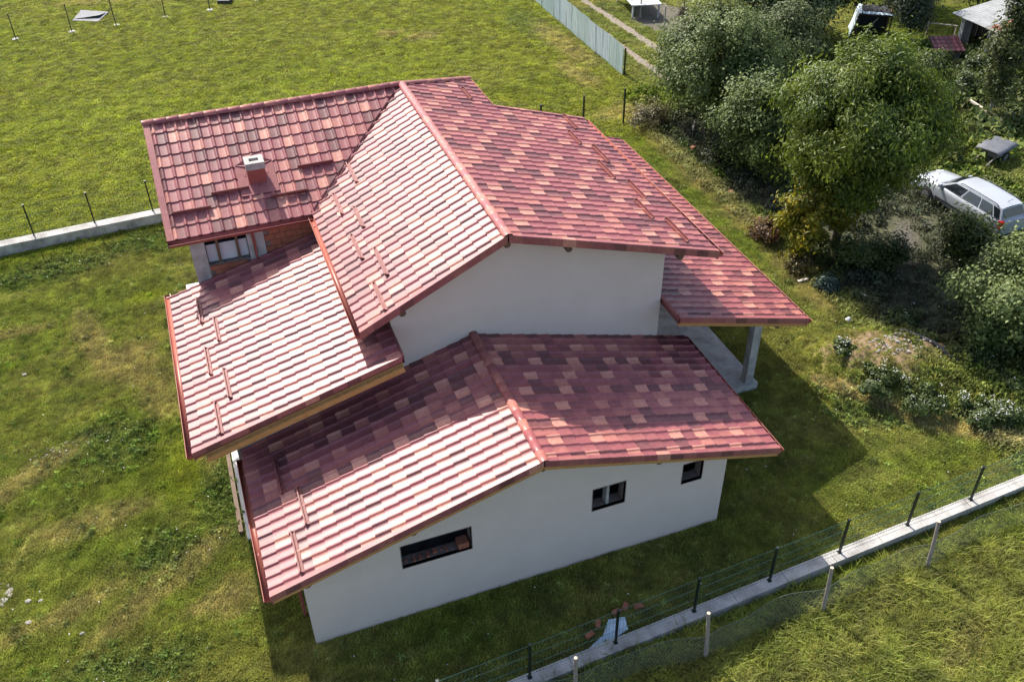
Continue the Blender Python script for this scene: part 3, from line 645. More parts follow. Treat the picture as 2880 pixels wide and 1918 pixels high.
# porch: slab, column, back wall
b = MB(); b.box((12.45, 4.88, -.2), (16.85, 17.9, .30)); b.build('porch_slab', [M['conc']], house)
b = MB(); b.box((16.42, 5.02, .30), (16.72, 5.32, zp(16.72)-.16)); b.build('porch_column', [M['conc']], house)
b = MB(); b.box((16.42, 11.0, .30), (16.72, 11.3, zp(16.72)-.16)); b.build('porch_column', [M['conc']], house)
b = MB(); b.box((16.42, 17.0, .30), (16.72, 17.3, zp(16.72)-.16)); b.build('porch_column', [M['conc']], house)
b = MB()
for k in range(3): b.box((12.72+.13*k, 5.45+.1*k, .30), (12.80+.13*k, 5.55+.1*k, 2.9-.2*k))
b.build('propped_board', [M['plank']], house)
# pavement strip beside the left walls, timber lying there
b = MB(); b.box((-1.24, 4.3, -.1), (-.9, 11.2, .12)); b.box((-1.75, 11.9, -.1), (-.98, 19.0, .14)); b.build('pavement', [M['concw']], house)
tag(MB().beam((-1.38, 4.62, .09), (-1.34, 9.2, .09), .13, .16).build('timber_beam', [M['timber_dark']]), 'long brown timber lying beside the left wall below the lean-to roof', 'beam')
# wing front: loggia with columns, parapet, brickwork
YW = YM2
b = MB(); b.box((-.98, YW, 4.2), (-.52, YW+.35, zwe-.13)); b.build('loggia_column', [M['conc']], house)
b = MB(); b.box((.82, YW, 4.6), (1.36, YW+.35, zwe-.13)); b.build('loggia_column', [M['conc']], house)
b = MB(); b.box((-.52, YW+.06, 4.3), (.82, YW+.25, 5.36)); par = b.build('parapet', [M['mortar']], house)
bm_ = MB().box((0, 0, 0), (.285, .05, .17)).mesh('brick', M['brick'])
for j in range(3):
    for i in range(5):
        x = -.51+.30*i-(.15 if j % 2 else 0)
        if x < -.53 or x+.285 > .82: continue
        o = link('brick', bm_, par, (x, YW+.005+random.uniform(0, .008), 4.82+.182*j))
b = MB()
for i in range(22): b.box((-.5+.06*i, YW+.04, 5.36), (-.47+.06*i, YW+.22, 5.42))
stuff(b.build('parapet_toothing', [M['concd']], par))
b = MB(); b.box((1.36, YW+.06, 4.8), (4.0, YW+.3, zwe-.13)); bw = b.build('brick_wall', [M['mortar']], house)
bm2 = MB().box((0, 0, 0), (.335, .07, .20)).mesh('brick', M['brick'])
for j in range(6):
    for i in range(9):
        x = 1.37+.35*i-(.175 if j % 2 else 0)
        if x < 1.36 or x+.335 > 4.0: continue
        link('brick', bm2, bw, (x, YW+random.uniform(-.006, .006), 5.05+.215*j))
b = MB(); b.box((-.55, YW+1.7, 4.6), (1.2, YW+1.75, 6.9)); b.build('back_wall', [M['white']], house)
b = MB(); b.box((-.7, YW+.3, 4.55), (1.4, YW+1.7, 4.6)); b.build('loggia_floor', [M['white']], house)
for x in (-.18, .44): MB().box((x, YW+.08, 5.36), (x+.09, YW+.17, zwe-.13)).build('loggia_post', [M['timber_dark']], house)
b = MB(); b.box((-.50, YW+.20, 5.40), (.80, YW+.225, 6.05)); b.build('loggia_board', [M['white']], house)

# ------------------------------------------------------------------ fences and walls
H = lambda x, y: float(height(np.array([x]), np.array([y]))[0])
GP = 'posts of the wire panel fence on the low concrete wall'
def panel(name, p, q, z0, z1, parent, pitch=.10, r=.0045, rails=(0.02, .33, .66, .98)):
    p, q = Vector(p), Vector(q); L = (q-p).length; d = (q-p)/L; n = int(L/pitch); b = MB()
    for i in range(n+1):
        c = p+d*(L*i/n); b.tube([(c.x, c.y, z0), (c.x, c.y, z1)], r, 3, 0, cap=False, smooth=False)
    for t in rails:
        z = z0+(z1-z0)*t
        b.tube([(p.x, p.y, z), (q.x, q.y, z)], r*1.5, 4, 0, cap=False, smooth=False)
    return b.build(name, [M['wire']], parent, fix=False)
def post(x, y, z0, z1, parent, w_=.06, cap=True):
    b = MB(); b.box((x-w_/2, y-w_/2, z0), (x+w_/2, y+w_/2, z1)); o = b.build('post', [M['post']], parent)
    if cap: MB().box((x-w_/2-.008, y-w_/2-.008, z1), (x+w_/2+.008, y+w_/2+.008, z1+.03)).build('post_cap', [M['post']], o)
    b = MB(); b.box((x-.06, y-.06, z0), (x+.06, y+.06, z0+.012)); b.build('base_plate', [M['post']], o)
# front fence on its concrete plinth
ff = thing('panel_fence', 'low concrete plinth with green wire panels in front of the windowed gable wall', 'fence', (0, 0, 0))
yf = lambda x: -3.16+.0595*(x-5)
b = MB(); xs_ = np.arange(-4, 30.1, 1.7)
for x0, x1 in zip(xs_[:-1], xs_[1:]):
    jx = random.uniform(-.012, .012); x0 += .006; x1 -= .006
    P = [(x0, yf(x0)-.26, -.3), (x1, yf(x1)-.26, -.3), (x1, yf(x1)+.13, -.3), (x0, yf(x0)+.13, -.3)]
    bb = MB(); bb.prism(P, (0, 0, .55+jx)); o = bb.build('plinth_block', [M['conc']], ff)
px = [-2.4, .1, 2.55, 5.02, 7.55, 10.01, 12.52, 14.98, 17.51, 20.0, 22.5, 25.0, 27.5]
for x in px: post(x, yf(x), .25, 1.66, ff)
for x0, x1 in zip(px[:-1], px[1:]): panel('wire_panel', (x0, yf(x0)+.03, 0), (x1, yf(x1)+.03, 0), .30, 1.62, ff)
# rear fence
rf = thing('panel_fence', 'tall concrete base wall with dark posts and wire panels behind the tiled wing', 'fence', (0, 0, 0))
yr = lambda x: 24.72+.055*(x+9.1)
b = MB(); P = []
for x0 in np.arange(-14.0, 15.9, 2.55):
    x1 = x0+2.545
    MB().prism([(x0, yr(x0)-.26, -.3), (x1, yr(x1)-.26, -.3), (x1, yr(x1)+.26, -.3), (x0, yr(x0)+.26, -.3)], (0, 0, .80+random.uniform(-.006, .006))).build('plinth_block', [M['conc']], rf)
pr = [-12.8, -10.25, -7.7, -5.14, -2.6, -.05, 2.5, 5.05, 7.6, 10.15, 12.7, 15.25]
for x in pr: post(x, yr(x)+.18, .5, 2.0, rf)
for x0, x1 in zip(pr[:-1], pr[1:]): panel('wire_panel', (x0, yr(x0)+.18, 0), (x1, yr(x1)+.18, 0), .55, 1.95, rf, .12)
for (x, y, h_, lab) in ((17.0, 26.2, 2.0, 'short dark steel post just showing above the far roof edge'), (19.5, 26.4, 2.0, 'tall dark steel post beside the far corner of the right roof eave'), (21.9, 26.45, 2.0, 'dark steel post alone in a dry patch near the end of the metal sheet fence')):
    tag(MB().box((x-.04, y-.04, -.1), (x+.04, y+.04, h_)).box((x-.05, y-.05, h_), (x+.05, y+.05, h_+.03)).build('steel_post', [M['post']]), lab, 'post')
# posts with concrete feet at the far end of the field
for k, (x, y, h_) in enumerate(((-9.7, 53.1, 1.75), (-6.2, 53.1, 1.9), (-3.35, 53.2, 1.9), (-.1, 53.6, 1.9), (2.95, 53.9, 1.9), (6.4, 54.8, 1.8), (-13, 53., 1.8))):
    lab = ['thin steel post in a white concrete foot, leftmost of its row in the field', 'thin steel post at the left corner of the grey plastic sheet', 'thin steel post at the right corner of the grey plastic sheet', 'thin steel post with white foot midway between grey sheet and orange soil', 'thin steel post with white foot beside the bare orange soil', 'thin steel post with white foot at the right end of the row in the field', 'thin steel post standing left of the picture edge'][k]
    o = thing('fence_post', lab, 'post', (x, y, H(x, y)), random.random()*3, 'steel posts across the far end of the field')
    MB().tube([(0, 0, -.2), (-.05, 0, h_)], .032, 8).build('shaft', [M['plastic']], o, fix=False)
    b = MB(); b.tube([(0, 0, -.05), (0, 0, .06), (0, 0, .10)], [.27, .24, .08], 9); ob = b.build('concrete_foot', [M['concw']], o)
tag(MB().prism([(-6.15, 55.2, .06), (-4.5, 54.3, .06), (-3.75, 55.9, .12), (-5.6, 57.3, .06)], (0, 0, .05)).add([(-6.0, 55.4, .14), (-4.4, 55.0, .30), (-3.9, 55.8, .18), (-5.5, 56.6, .24)], [(0, 1, 2, 3)]).build('plastic_sheet', [M['tarp']]), 'crumpled grey plastic sheet lying between two steel posts in the field', 'sheet')
for lab, pts_ in (('white branch lying across the bare orange soil at the far field edge', [(.6, 57.2, .12), (1.3, 56.8, .18), (2.1, 57.1, .1)]), ('pale straight pole lying in the grass left of the sheet fence', [(8.9, 55.1, .08), (12.6, 54.6, .08)])):
    tag(MB().tube(pts_, .07, 6).build('pole', [M['cutwood']], fix=False), lab, 'pole')
tag(MB().prism([(3.6, 54.9, .02), (4.4, 54.6, .02), (4.7, 55.1, .02), (3.9, 55.5, .02)], (0, 0, .3)).build('black_bag', [M['plastic']]), 'small black bag lying beside the bare soil in the field', 'bag')
# corrugated sheet fence
cf = thing('sheet_fence', 'tall fence of pale blue green corrugated metal sheets beside the dirt track', 'fence', (24.7, 32.4, 0))
def corr_sheet(wd, ht, seed):
    r = random.Random(seed); b = MB(); n = 20; vs = []
    for j, z in enumerate((0, ht)):
        for i in range(n+1):
            ph = i % 4; vs.append(((.025 if ph in (1, 2) else 0)+r.uniform(-.003, .003), wd*i/n, z))
    b.add(vs, [(i, i+1, n+1+i+1, n+1+i) for i in range(n)]); return b
sheets = [corr_sheet(1.02, 1.85, k).mesh('sheet', M['corr' if k % 3 else 'corr2']) for k in range(4)]
for k in range(24):
    o = link('sheet', sheets[(k*7+k//3) % 4], cf, (.02*math.sin(k*.9)+(.004 if k % 2 else 0)+.006*k, k*.99, random.uniform(-.05, .03)))
    o.rotation_euler = (random.uniform(-.008, .008), random.uniform(-.02, .02), 0)
for k in range(11): MB().box((.07, k*2.2-.05, -.1), (.14, k*2.2+.02, 1.72)).build('fence_post', [M['post']], cf)
# sagging diamond mesh fence on wooden posts
nf = thing('wire_net', 'sagging diamond wire net hanging along the wooden posts outside the concrete plinth', 'wire net', (0, 0, 0))
WP = [(-1.2, -4.2), (2.2, -4.15), (5.88, -4.11), (9.61, -4.26), (13.39, -4.08), (17.09, -3.88), (20.9, -3.6), (24.8, -3.3)]
WPL = ['weathered wooden post just out of frame', 'weathered wooden post below the picture edge', 'wooden post with pale sawn top at the bottom edge of the picture', 'tall wooden post with pale sawn top near the pale blue plastic sheet', 'grey wooden post in the net, second from the right edge', 'leaning grey wooden post nearest the right edge of the picture', 'wooden post out of frame right', 'wooden post far out of frame right']
for (x, y), lab in zip(WP, WPL):
    r = random.Random(int(x*10)); o = thing('wooden_post', lab, 'post', (x, y, H(x, y)), 0, 'wooden posts of the sagging wire net')
    lx, ly = r.uniform(-.05, .08), r.uniform(.06, .26)
    MB().tube([(0, 0, -.2), (lx*.5+.01, ly*.5, .95), (lx, ly, 1.88)], [.064, .056, .05], 9).build('shaft', [M['wood']], o, fix=False)
    MB().tube([(lx, ly, 1.881), (lx, ly, 1.886)], .046, 9).build('sawn_top', [M['cutwood']], o, fix=False)
def netpt(s, t):
    x = -1.2+s; i = max(k for k in range(len(WP)-1) if WP[k][0] <= x+1e-6); f = (x-WP[i][0])/(WP[i+1][0]-WP[i][0])
    y0 = WP[i][1]*(1-f)+WP[i+1][1]*f; sag = 4*f*(1-f)
    zt = .95-.42*sag*(.6+.4*math.sin(x*1.3)**2); yl = .15+.45*sag*(.6+.4*math.sin(x*.8+1)**2)
    return (x, y0+yl*t, .03+zt*t+.05*math.sin(x*3.1)*t)
b = MB(); Ln = 25.9; hh = .95
for dirn in (1, -1):
    for k in range(int(Ln/.12)+10):
        s0 = k*.12-(.4 if dirn > 0 else -.4); pts_ = []
        for j in range(6):
            t = j/5; s_ = s0+dirn*t*hh
            if 0 <= s_ <= Ln: pts_.append(netpt(s_, t))
        if len(pts_) >= 2: b.tube(pts_, .0044, 3, 0, cap=False, smooth=False)
b.tube([netpt(Ln*i/160, 1) for i in range(161)], .006, 4, 0, cap=False); b.build('net_wire', [M['net']], nf, fix=False)
# sheet and bricks lying by the front fence
b = MB(); g = [(6.7, -2.88), (7.35, -2.62), (7.72, -2.2), (8.2, -2.25), (8.1, -2.66), (7.2, -2.86)]
vs = [(x, y, H(x, y)+.10+.04*math.sin(5*x)) for x, y in g]; b.add(vs+[(7.6, -2.55, .22)], [(i, (i+1) % 6, 6) for i in range(6)])
tag(b.build('plastic_sheet', [M['bluetarp']]), 'pale blue plastic sheet lying crumpled against the inside of the front fence', 'sheet')
for k, (x, y, rz, lab) in enumerate(((7.05, -2.45, .3, 'red brick at the left edge of the pale blue plastic sheet'), (7.40, -2.22, 1.1, 'red brick behind the middle of the pale blue plastic sheet'), (8.05, -2.02, .2, 'red brick just right of the dark fence post at the plastic sheet'), (8.36, -1.95, .9, 'red brick second to the right beyond the plastic sheet'), (8.70, -2.08, .1, 'red brick farthest right of those near the plastic sheet'))):
    o = tag(MB().box((-.13, -.07, 0), (.13, .07, .11)).build('loose_brick', [M['brick']]), lab, 'brick', 'loose bricks by the front fence'); o.location = (x, y, H(x, y)+.02); o.rotation_euler = (0, .1*k, rz)

# ------------------------------------------------------------------ plants
def leaf_mesh(name, C_, N_, size, cols, m, seed, aspect=2.0, droop=0.):
    """leaves: centres C_, normals N_ -> one folded diamond each, with its own tint"""
    r = np.random.RandomState(seed); n = len(C_)
    N_ = N_/np.linalg.norm(N_, axis=1)[:, None]; t = r.randn(n, 3); t[:, 2] -= droop; t -= (t*N_).sum(1)[:, None]*N_; t /= np.linalg.norm(t, axis=1)[:, None]+1e-9
    s_ = np.cross(N_, t); L = (size*r.uniform(.6, 1.35, n))[:, None]; wd = L/aspect
    a_ = C_-t*L*.5; c_ = C_+t*L*.5-N_*L*.12; b_ = C_+s_*wd*.5+N_*L*.07; d_ = C_-s_*wd*.5+N_*L*.07
    V = np.stack([a_, b_, c_, d_], 1).reshape(-1, 3); me = bpy.data.meshes.new(name)
    me.vertices.add(4*n); me.vertices.foreach_set('co', V.astype('f').ravel())
    F = np.arange(4*n).reshape(n, 4); tri = np.concatenate([F[:, [0, 1, 2]], F[:, [0, 2, 3]]], 1).reshape(-1, 3)
    me.loops.add(tri.size); me.loops.foreach_set('vertex_index', tri.astype('i').ravel()); me.polygons.add(len(tri))
    me.polygons.foreach_set('loop_start', (np.arange(len(tri))*3).astype('i')); me.polygons.foreach_set('loop_total', np.full(len(tri), 3, 'i'))
    ca_ = me.attributes.new('lcol', 'FLOAT_COLOR', 'POINT'); cc = np.concatenate([np.repeat(cols, 4, 0), np.ones((4*n, 1))], 1); ca_.data.foreach_set('color', cc.astype('f').ravel())
    me.update(); me.materials.append(m); return me
M['leaf'] = mat('leaves', (.8, .8, .8), .45, (1.3, 1.3, 1.15), 1.5, attr='lcol', trans=.38, spec=.35)
M['leaf_grey'] = mat('greyish_leaves', (.8, .8, .8), .52, (1.2, 1.2, 1.15), 1.5, attr='lcol', trans=.28, spec=.3)
def crown(n, rx, ry, rz, cz, clumps, csize, seed, shape=1., low=.0, under=.25):
    r = np.random.RandomState(seed); d = r.randn(clumps, 3); d /= np.linalg.norm(d, axis=1)[:, None]
    rad = r.uniform(.35, 1.0, clumps)**.55; lob = r.randn(9, 3); lob /= np.linalg.norm(lob, axis=1)[:, None]; rad = rad*(.86+.55*np.clip((d@lob.T).max(1)-.62, 0, 1)); cc = d*rad[:, None]*np.array([rx, ry, rz])*.9
    tz = cc[:, 2]/rz; cc[:, :2] *= (1-.28*np.clip(tz, 0, 1)*shape-under*np.clip(-tz, 0, 1))[:, None]
    cc *= (1+.22*(r.rand(clumps, 1)-.5)); cs = csize*r.uniform(.4, 1.7, clumps)
    i = r.choice(clumps, n, p=cs**2/np.sum(cs**2)); e_ = r.randn(n, 3); e_ /= np.linalg.norm(e_, axis=1)[:, None]
    rr_ = r.rand(n)**.5*np.where(r.rand(n) < .16, 1.45, 1.); P_ = cc[i]+e_*(rr_*cs[i])[:, None]*np.array([1, 1, .8]); P_ += d[i]*((e_*d[i]).sum(1)*cs[i]*.55*rr_)[:, None]
    N_ = e_*.7+d[i]*.5+np.array([0, 0, .55])+r.randn(n, 3)*.45
    P_[:, 2] += cz; keep = P_[:, 2] > low
    return P_[keep], N_[keep], i[keep], (cc+np.array([0, 0, cz]))
def tree(name, label, cat, loc, h, wd, cz, rz, n, size, col, col2, seed, clumps=60, csize=.7, group=None, m='leaf', trunk_r=.16, bark='bark', aspect=2., droop=.2, shape=1., yellow=None, squash=1., twigs=True, under=.25):
    x, y = loc; o = thing(name, label, cat, (x, y, H(x, y)), 0, group); r = np.random.RandomState(seed)
    P_, N_, ci, cc = crown(n, wd/2, wd/2*squash, rz, cz, clumps, csize, seed, shape, .15, under)
    ct = r.rand(clumps)[ci]; k = np.clip(ct*.6+r.rand(len(P_))*.6-.1, 0, 1)[:, None]
    C_ = np.array(col)*(1-k)+np.array(col2)*k; C_ *= r.uniform(.75, 1.25, (len(P_), 1))
    if yellow is not None:
        yk = (r.rand(len(P_)) < yellow[1]); C_[yk] = np.array(yellow[0])*r.uniform(.7, 1.2, (yk.sum(), 1))
    link('crown', leaf_mesh('crown', P_, N_, size, C_, M[m], seed+1, aspect, droop), o)
    b = MB(); top = cz+rz*.45; nseg = 5; pts_ = [(0, 0, -.2)]; jx = r.uniform(-.12, .12, (nseg+1, 2))
    for i in range(1, nseg+1): pts_.append((jx[i, 0]*i*.4, jx[i, 1]*i*.4, top*i/nseg))
    b.tube(pts_, [trunk_r*(1.15-.9*i/nseg) for i in range(nseg+1)], 8)
    if twigs:
        for q in cc[r.permutation(len(cc))[:16]]:
            t = r.uniform(.25, .75); base = Vector(pts_[max(1, int(t*nseg))]); q = Vector(q); mid_ = base.lerp(q, .5)+Vector((0, 0, -.1*trunk_r))
            b.tube([base, mid_, q], [trunk_r*.42, trunk_r*.26, trunk_r*.10], 5, cap=False)
    b.build('trunk', [M[bark]], o, fix=False)
    return o
TG = 'trees of the neighbouring garden'
tree('walnut_tree', 'largest bright green tree with drooping leaves in the garden behind the right eave', 'tree', (25.0, 11.8), 9.5, 7.2, 5.9, 3.75, 90000, .19, (.045, .086, .012), (.165, .205, .020), 21, 240, .58, TG, trunk_r=.2, aspect=2.7, droop=1.6, shape=1.1, under=.55)
tree('apple_tree', 'broad grey green apple tree beside the end of the dirt track', 'tree', (26.0, 24.0), 6.5, 7.2, 3.7, 3.0, 58000, .15, (.056, .090, .022), (.175, .215, .062), 22, 120, .62, TG, 'leaf_grey', .17, aspect=1.6)
tree('apple_tree', 'smaller grey green fruit tree between the apple tree and the largest tree', 'tree', (25.4, 18.8), 4.6, 5.0, 2.6, 2.2, 34000, .15, (.052, .088, .020), (.155, .195, .048), 23, 80, .55, TG, 'leaf_grey', .12, aspect=1.7)
tree('plum_tree', 'dark round tree just behind the broad apple tree', 'tree', (33.4, 28.2), 4.6, 4.8, 2.5, 2.2, 22000, .18, (.042, .07, .024), (.13, .155, .045), 24, 50, .65, TG, 'leaf_grey', .12)
tree('young_tree', 'small tree with yellowing leaves in front of the largest tree', 'tree', (23.5, 11.6), 3.6, 2.9, 2.2, 1.6, 11000, .20, (.10, .115, .010), (.27, .25, .018), 25, 30, .42, TG, aspect=2.4, droop=1., trunk_r=.05, yellow=((.42, .31, .02), .18))
tree('apple_tree', 'dense grey green tree at the right edge below the parked car', 'tree', (27.1, 3.2), 4.6, 5.6, 2.55, 2.05, 52000, .135, (.068, .104, .028), (.205, .25, .08), 26, 110, .5, TG, 'leaf_grey', .13, 'barkp', aspect=1.7)
tree('young_tree', 'slim young tree growing beside the driver side of the parked car', 'tree', (28.9, 8.5), 2.2, 1.7, 1.25, 1.0, 6000, .17, (.036, .060, .014), (.095, .12, .024), 27, 26, .42, TG, trunk_r=.04)
tree('poplar_tree', 'slender tall tree standing in front of the grey roofed shed', 'tree', (39.9, 19.3), 7.2, 1.4, 4.3, 3.2, 8000, .19, (.044, .062, .018), (.115, .13, .036), 28, 44, .5, TG, 'leaf_grey', .07, 'barkp')
tree('fruit_tree', 'dark leafy tree at the top edge left of the tarp covered frame', 'tree', (39.2, 33.8), 6.0, 5.6, 3.4, 2.7, 20000, .21, (.030, .052, .020), (.085, .115, .042), 29, 55, .8, TG, 'leaf_grey')
tree('fruit_tree', 'dark tree at the top edge directly above the broad apple tree', 'tree', (35.2, 32.4), 5.8, 5.8, 3.3, 2.6, 20000, .21, (.036, .06, .024), (.10, .13, .052), 30, 55, .8, TG, 'leaf_grey')
tree('fruit_tree', 'narrow pale leaved tree between the tarp covered frame and the shed', 'tree', (43.6, 30.4), 5.6, 2.9, 3.2, 2.4, 9000, .21, (.035, .052, .026), (.12, .14, .075), 31, 36, .55, TG, 'leaf_grey', .09)
tree('fruit_tree', 'dark tree behind the shed at the top right corner', 'tree', (52.5, 31.5), 7, 6.5, 4.0, 3, 14000, .25, (.022, .04, .015), (.06, .085, .026), 32, 50, .85, TG)
tree('fruit_tree', 'dark tree behind the tarp covered frame at the top edge', 'tree', (47.5, 37), 7, 7., 4.0, 3, 14000, .25, (.022, .04, .016), (.06, .085, .030), 33, 50, .85, TG)
tree('fruit_tree', 'leafy tree overlapping the right end of the shed roof', 'tree', (46.2, 22.2), 4.4, 3.2, 2.5, 1.9, 9000, .2, (.030, .05, .014), (.09, .115, .03), 34, 34, .55, TG)
def bush(name, label, loc, wd, h, n, size, col, col2, seed, group, cat='bush', m='leaf', flowers=0, ry=1., aspect=2., droop=.1):
    x, y = loc; o = thing(name, label, cat, (x, y, H(x, y)), 0, group); r = np.random.RandomState(seed)
    P_, N_, ci, cc = crown(n, wd/2, wd/2*ry, h*.5, h*.5, 22, h*.28, seed, .4, .02)
    k = r.rand(len(P_))[:, None]; C_ = (np.array(col)*(1-k)+np.array(col2)*k)*r.uniform(.75, 1.25, (len(P_), 1))
    link('foliage', leaf_mesh('foliage', P_, N_, size, C_, M[m], seed, aspect, droop), o)
    if flowers:
        i = np.argsort(-P_[:, 2]-.5*r.rand(len(P_)))[:flowers*4][::4]; b = MB()
        for q in P_[i]:
            for k in range(3):
                c = Vector(q)+Vector((r.uniform(-.07, .07), r.uniform(-.07, .07), .05+.05*r.rand())); s_ = r.uniform(.012, .028)
                b.add([c+Vector((s_, 0, 0)), c+Vector((0, s_, .01)), c-Vector((s_, 0, 0)), c-Vector((0, s_, -.01))], [(0, 1, 2, 3)])
        stuff(b.build('blossom', [M['petal']], o, fix=False))
    st = MB()
    for q in cc[:6]: st.tube([(0, 0, -.1), tuple(np.array(q)*.9)], [.02, .008], 4, cap=False)
    st.build('stem', [M['bark']], o, fix=False)
    return o
BG = 'bushes on and around the soil mound'
for k, (x, y, wd, h, fl, lab) in enumerate(((20.4, 2.9, 1.7, .6, 10, 'dark bush at the left foot of the soil mound'), (21.5, 1.9, 1.9, .6, 14, 'wide dark bush below the middle of the soil mound'), (22.8, .9, 1.6, .6, 34, 'bush full of white flowers at the lower right of the mound'), (20.3, 4.9, 1.0, .35, 14, 'low bush with white flowers at the upper left of the mound'), (25.0, 3.2, 1.5, .6, 4, 'green bush right of the black pipe on the mound'), (24.0, 6.2, 1.8, .55, 3, 'green bush behind the top of the soil mound'), (23.7, .4, 1.3, .65, 26, 'lowest bush with white flowers beside the dry grass line'), (25.3, 1.9, 1.9, .8, 2, 'yellow green bush right of the mound foot'))):
    bush('weed_bush', lab, (x, y), wd, h, 3200, .12, (.046, .075, .022), (.13, .165, .05), 60+k, BG, flowers=fl, m='leaf')
for k, (x, y, wd, h, c1, c2, lab) in enumerate(((22.6, 13.4, 1.4, 1.0, (.06, .03, .02), (.16, .09, .03), 'brown withered bush at the garden edge in front of the yellowing tree'), (22.7, 10.9, 1.2, .8, (.05, .04, .02), (.14, .11, .03), 'olive brown bush below the brown withered bush'), (24.2, 20.8, 1.6, 1.3, (.05, .06, .025), (.10, .11, .05), 'bush with dry stalks under the left side of the apple tree'), (23.2, 25.9, 2.4, 1.0, (.10, .09, .045), (.20, .17, .085), 'dry tall weeds between the lone post and the apple tree'), (23.0, 9.3, .8, .6, (.055, .09, .075), (.09, .13, .11), 'pale bluish leafy plant in the shade below the garden edge'), (22.9, 10.6, 1.1, .5, (.10, .09, .02), (.19, .16, .03), 'small yellowish plant at the edge of the shade'), (24.7, 10.3, 2.6, 1.7, (.04, .065, .014), (.11, .135, .03), 'green undergrowth bush hiding the trunk of the largest tree'), (26.3, 9.9, 2.0, 1.2, (.035, .06, .014), (.10, .125, .03), 'low green bush on the left side of the gravel patch by the car'))):
    bush('garden_bush', lab, (x, y), wd, h, 2600, .14, c1, c2, 80+k, 'bushes along the garden edge')
gp = ['leftmost garden bush behind the largest tree', 'yellowish garden bush right of the largest tree top', 'garden bush in front of the small tiled hutch', 'garden bush below the shed wall', 'dark garden bush right of the slender tree', 'garden bush beside the wooden rail frame', 'pale garden bush above the grey covered cart', 'garden bush at the right edge above the cart', 'garden bush behind the white rail frame', 'low garden bush left of the slender tree', 'yellow green bush left of the grey covered cart', 'tall garden bush left of the shed front corner', 'dark garden bush above the largest tree', 'garden bush below the long pale plank', 'garden bush behind the bonnet of the parked car', 'garden bush between the rail frame and the shed opening', 'garden bush nearest the right edge below the shed', 'garden bush in front of the tarp covered frame', 'garden bush beside the red bucket']
for k, (x, y, wd, h) in enumerate(((31.5, 21.2, 2.4, 1.5), (38.6, 24.2, 2.8, 1.5), (42.0, 26.0, 1.8, 1.2), (43.4, 24.2, 1.7, 1.4), (42.6, 20.6, 2.2, 1.4), (41.2, 22.4, 1.6, 1.3), (41.4, 18.3, 2.3, 1.1), (43.6, 17.6, 2.0, 1.3), (38.4, 21.6, 1.9, 1.2), (36.6, 22.6, 2.0, 1.4), (35.0, 16.6, 1.8, .9), (40.6, 24.6, 2.0, 1.6), (37.2, 26.6, 2.4, 1.5), (44.9, 20.4, 2.0, 1.4), (35.8, 19.3, 2.0, 1.2), (42.9, 22.5, 1.7, 1.2), (45.6, 18.4, 1.9, 1.2), (39.9, 28.2, 2.2, 1.3), (47.4, 21.6, 1.7, 1.5))):
    bush('garden_bush', gp[k], (x, y), wd, h, 2600, .19, (.034, .056, .016), (.13, .145, .03) if k in (1, 10) else (.095, .12, .036), 100+k, 'bushes in the vegetable garden')
# spiky plant
o = thing('yucca', 'spiky long leaved plant left of the top of the largest tree', 'plant', (32.0, 24.4, H(32, 24.4))); b = MB(); r = random.Random(4)
for i in range(70):
    an = r.uniform(0, 6.283); el = r.uniform(.2, 1.3); L = r.uniform(.8, 1.3); c, s = math.cos(an), math.sin(an); wv = .035
    p0 = Vector((0, 0, .5)); p1 = p0+Vector((c*math.cos(el), s*math.cos(el), math.sin(el)))*L*.6; p2 = p0+Vector((c*math.cos(el)*1.0, s*math.cos(el)*1.0, math.sin(el)*.8))*L; sd_ = Vector((-s, c, 0))*wv
    b.add([p0-sd_, p0+sd_, p1+sd_, p1-sd_, p2], [(0, 1, 2, 3), (3, 2, 4)])
M['yucca'] = mat('yucca_leaf', (.13, .14, .05), .5, (.24, .22, .10), 3., trans=.2)
b.build('leaf_rosette', [M['yucca']], o, fix=False); MB().tube([(0, 0, -.1), (0, 0, .55)], .09, 8).build('trunk', [M['bark']], o, fix=False)

# clover heads and pale specks in the grass, far too many to count
b = MB(); r = np.random.RandomState(8); fx_, fy_ = sample(9000, (-11, -12), (25, 26)); fm = masks(fx_, fy_)
fk = view_keep(fx_, fy_) & ~in_house(fx_, fy_) & (r.rand(9000) < .05+.5*fm['dark']+.35*ell(fx_, fy_, 21.5, 2.5, 2.5, 2)+.22*(fy_ < -4)) & (np.abs(fy_+3.22-(fx_-5)*.0595) > .3)
for x, y in zip(fx_[fk], fy_[fk]):
    z = H(x, y)+r.uniform(.05, .13); s_ = r.uniform(.009, .024); b.add([(x+s_, y, z), (x, y+s_, z+.008), (x-s_, y, z), (x, y-s_, z-.008)], [(0, 1, 2, 3)])
stuff(b.build('clover_flowers', [M['petal']], fix=False))
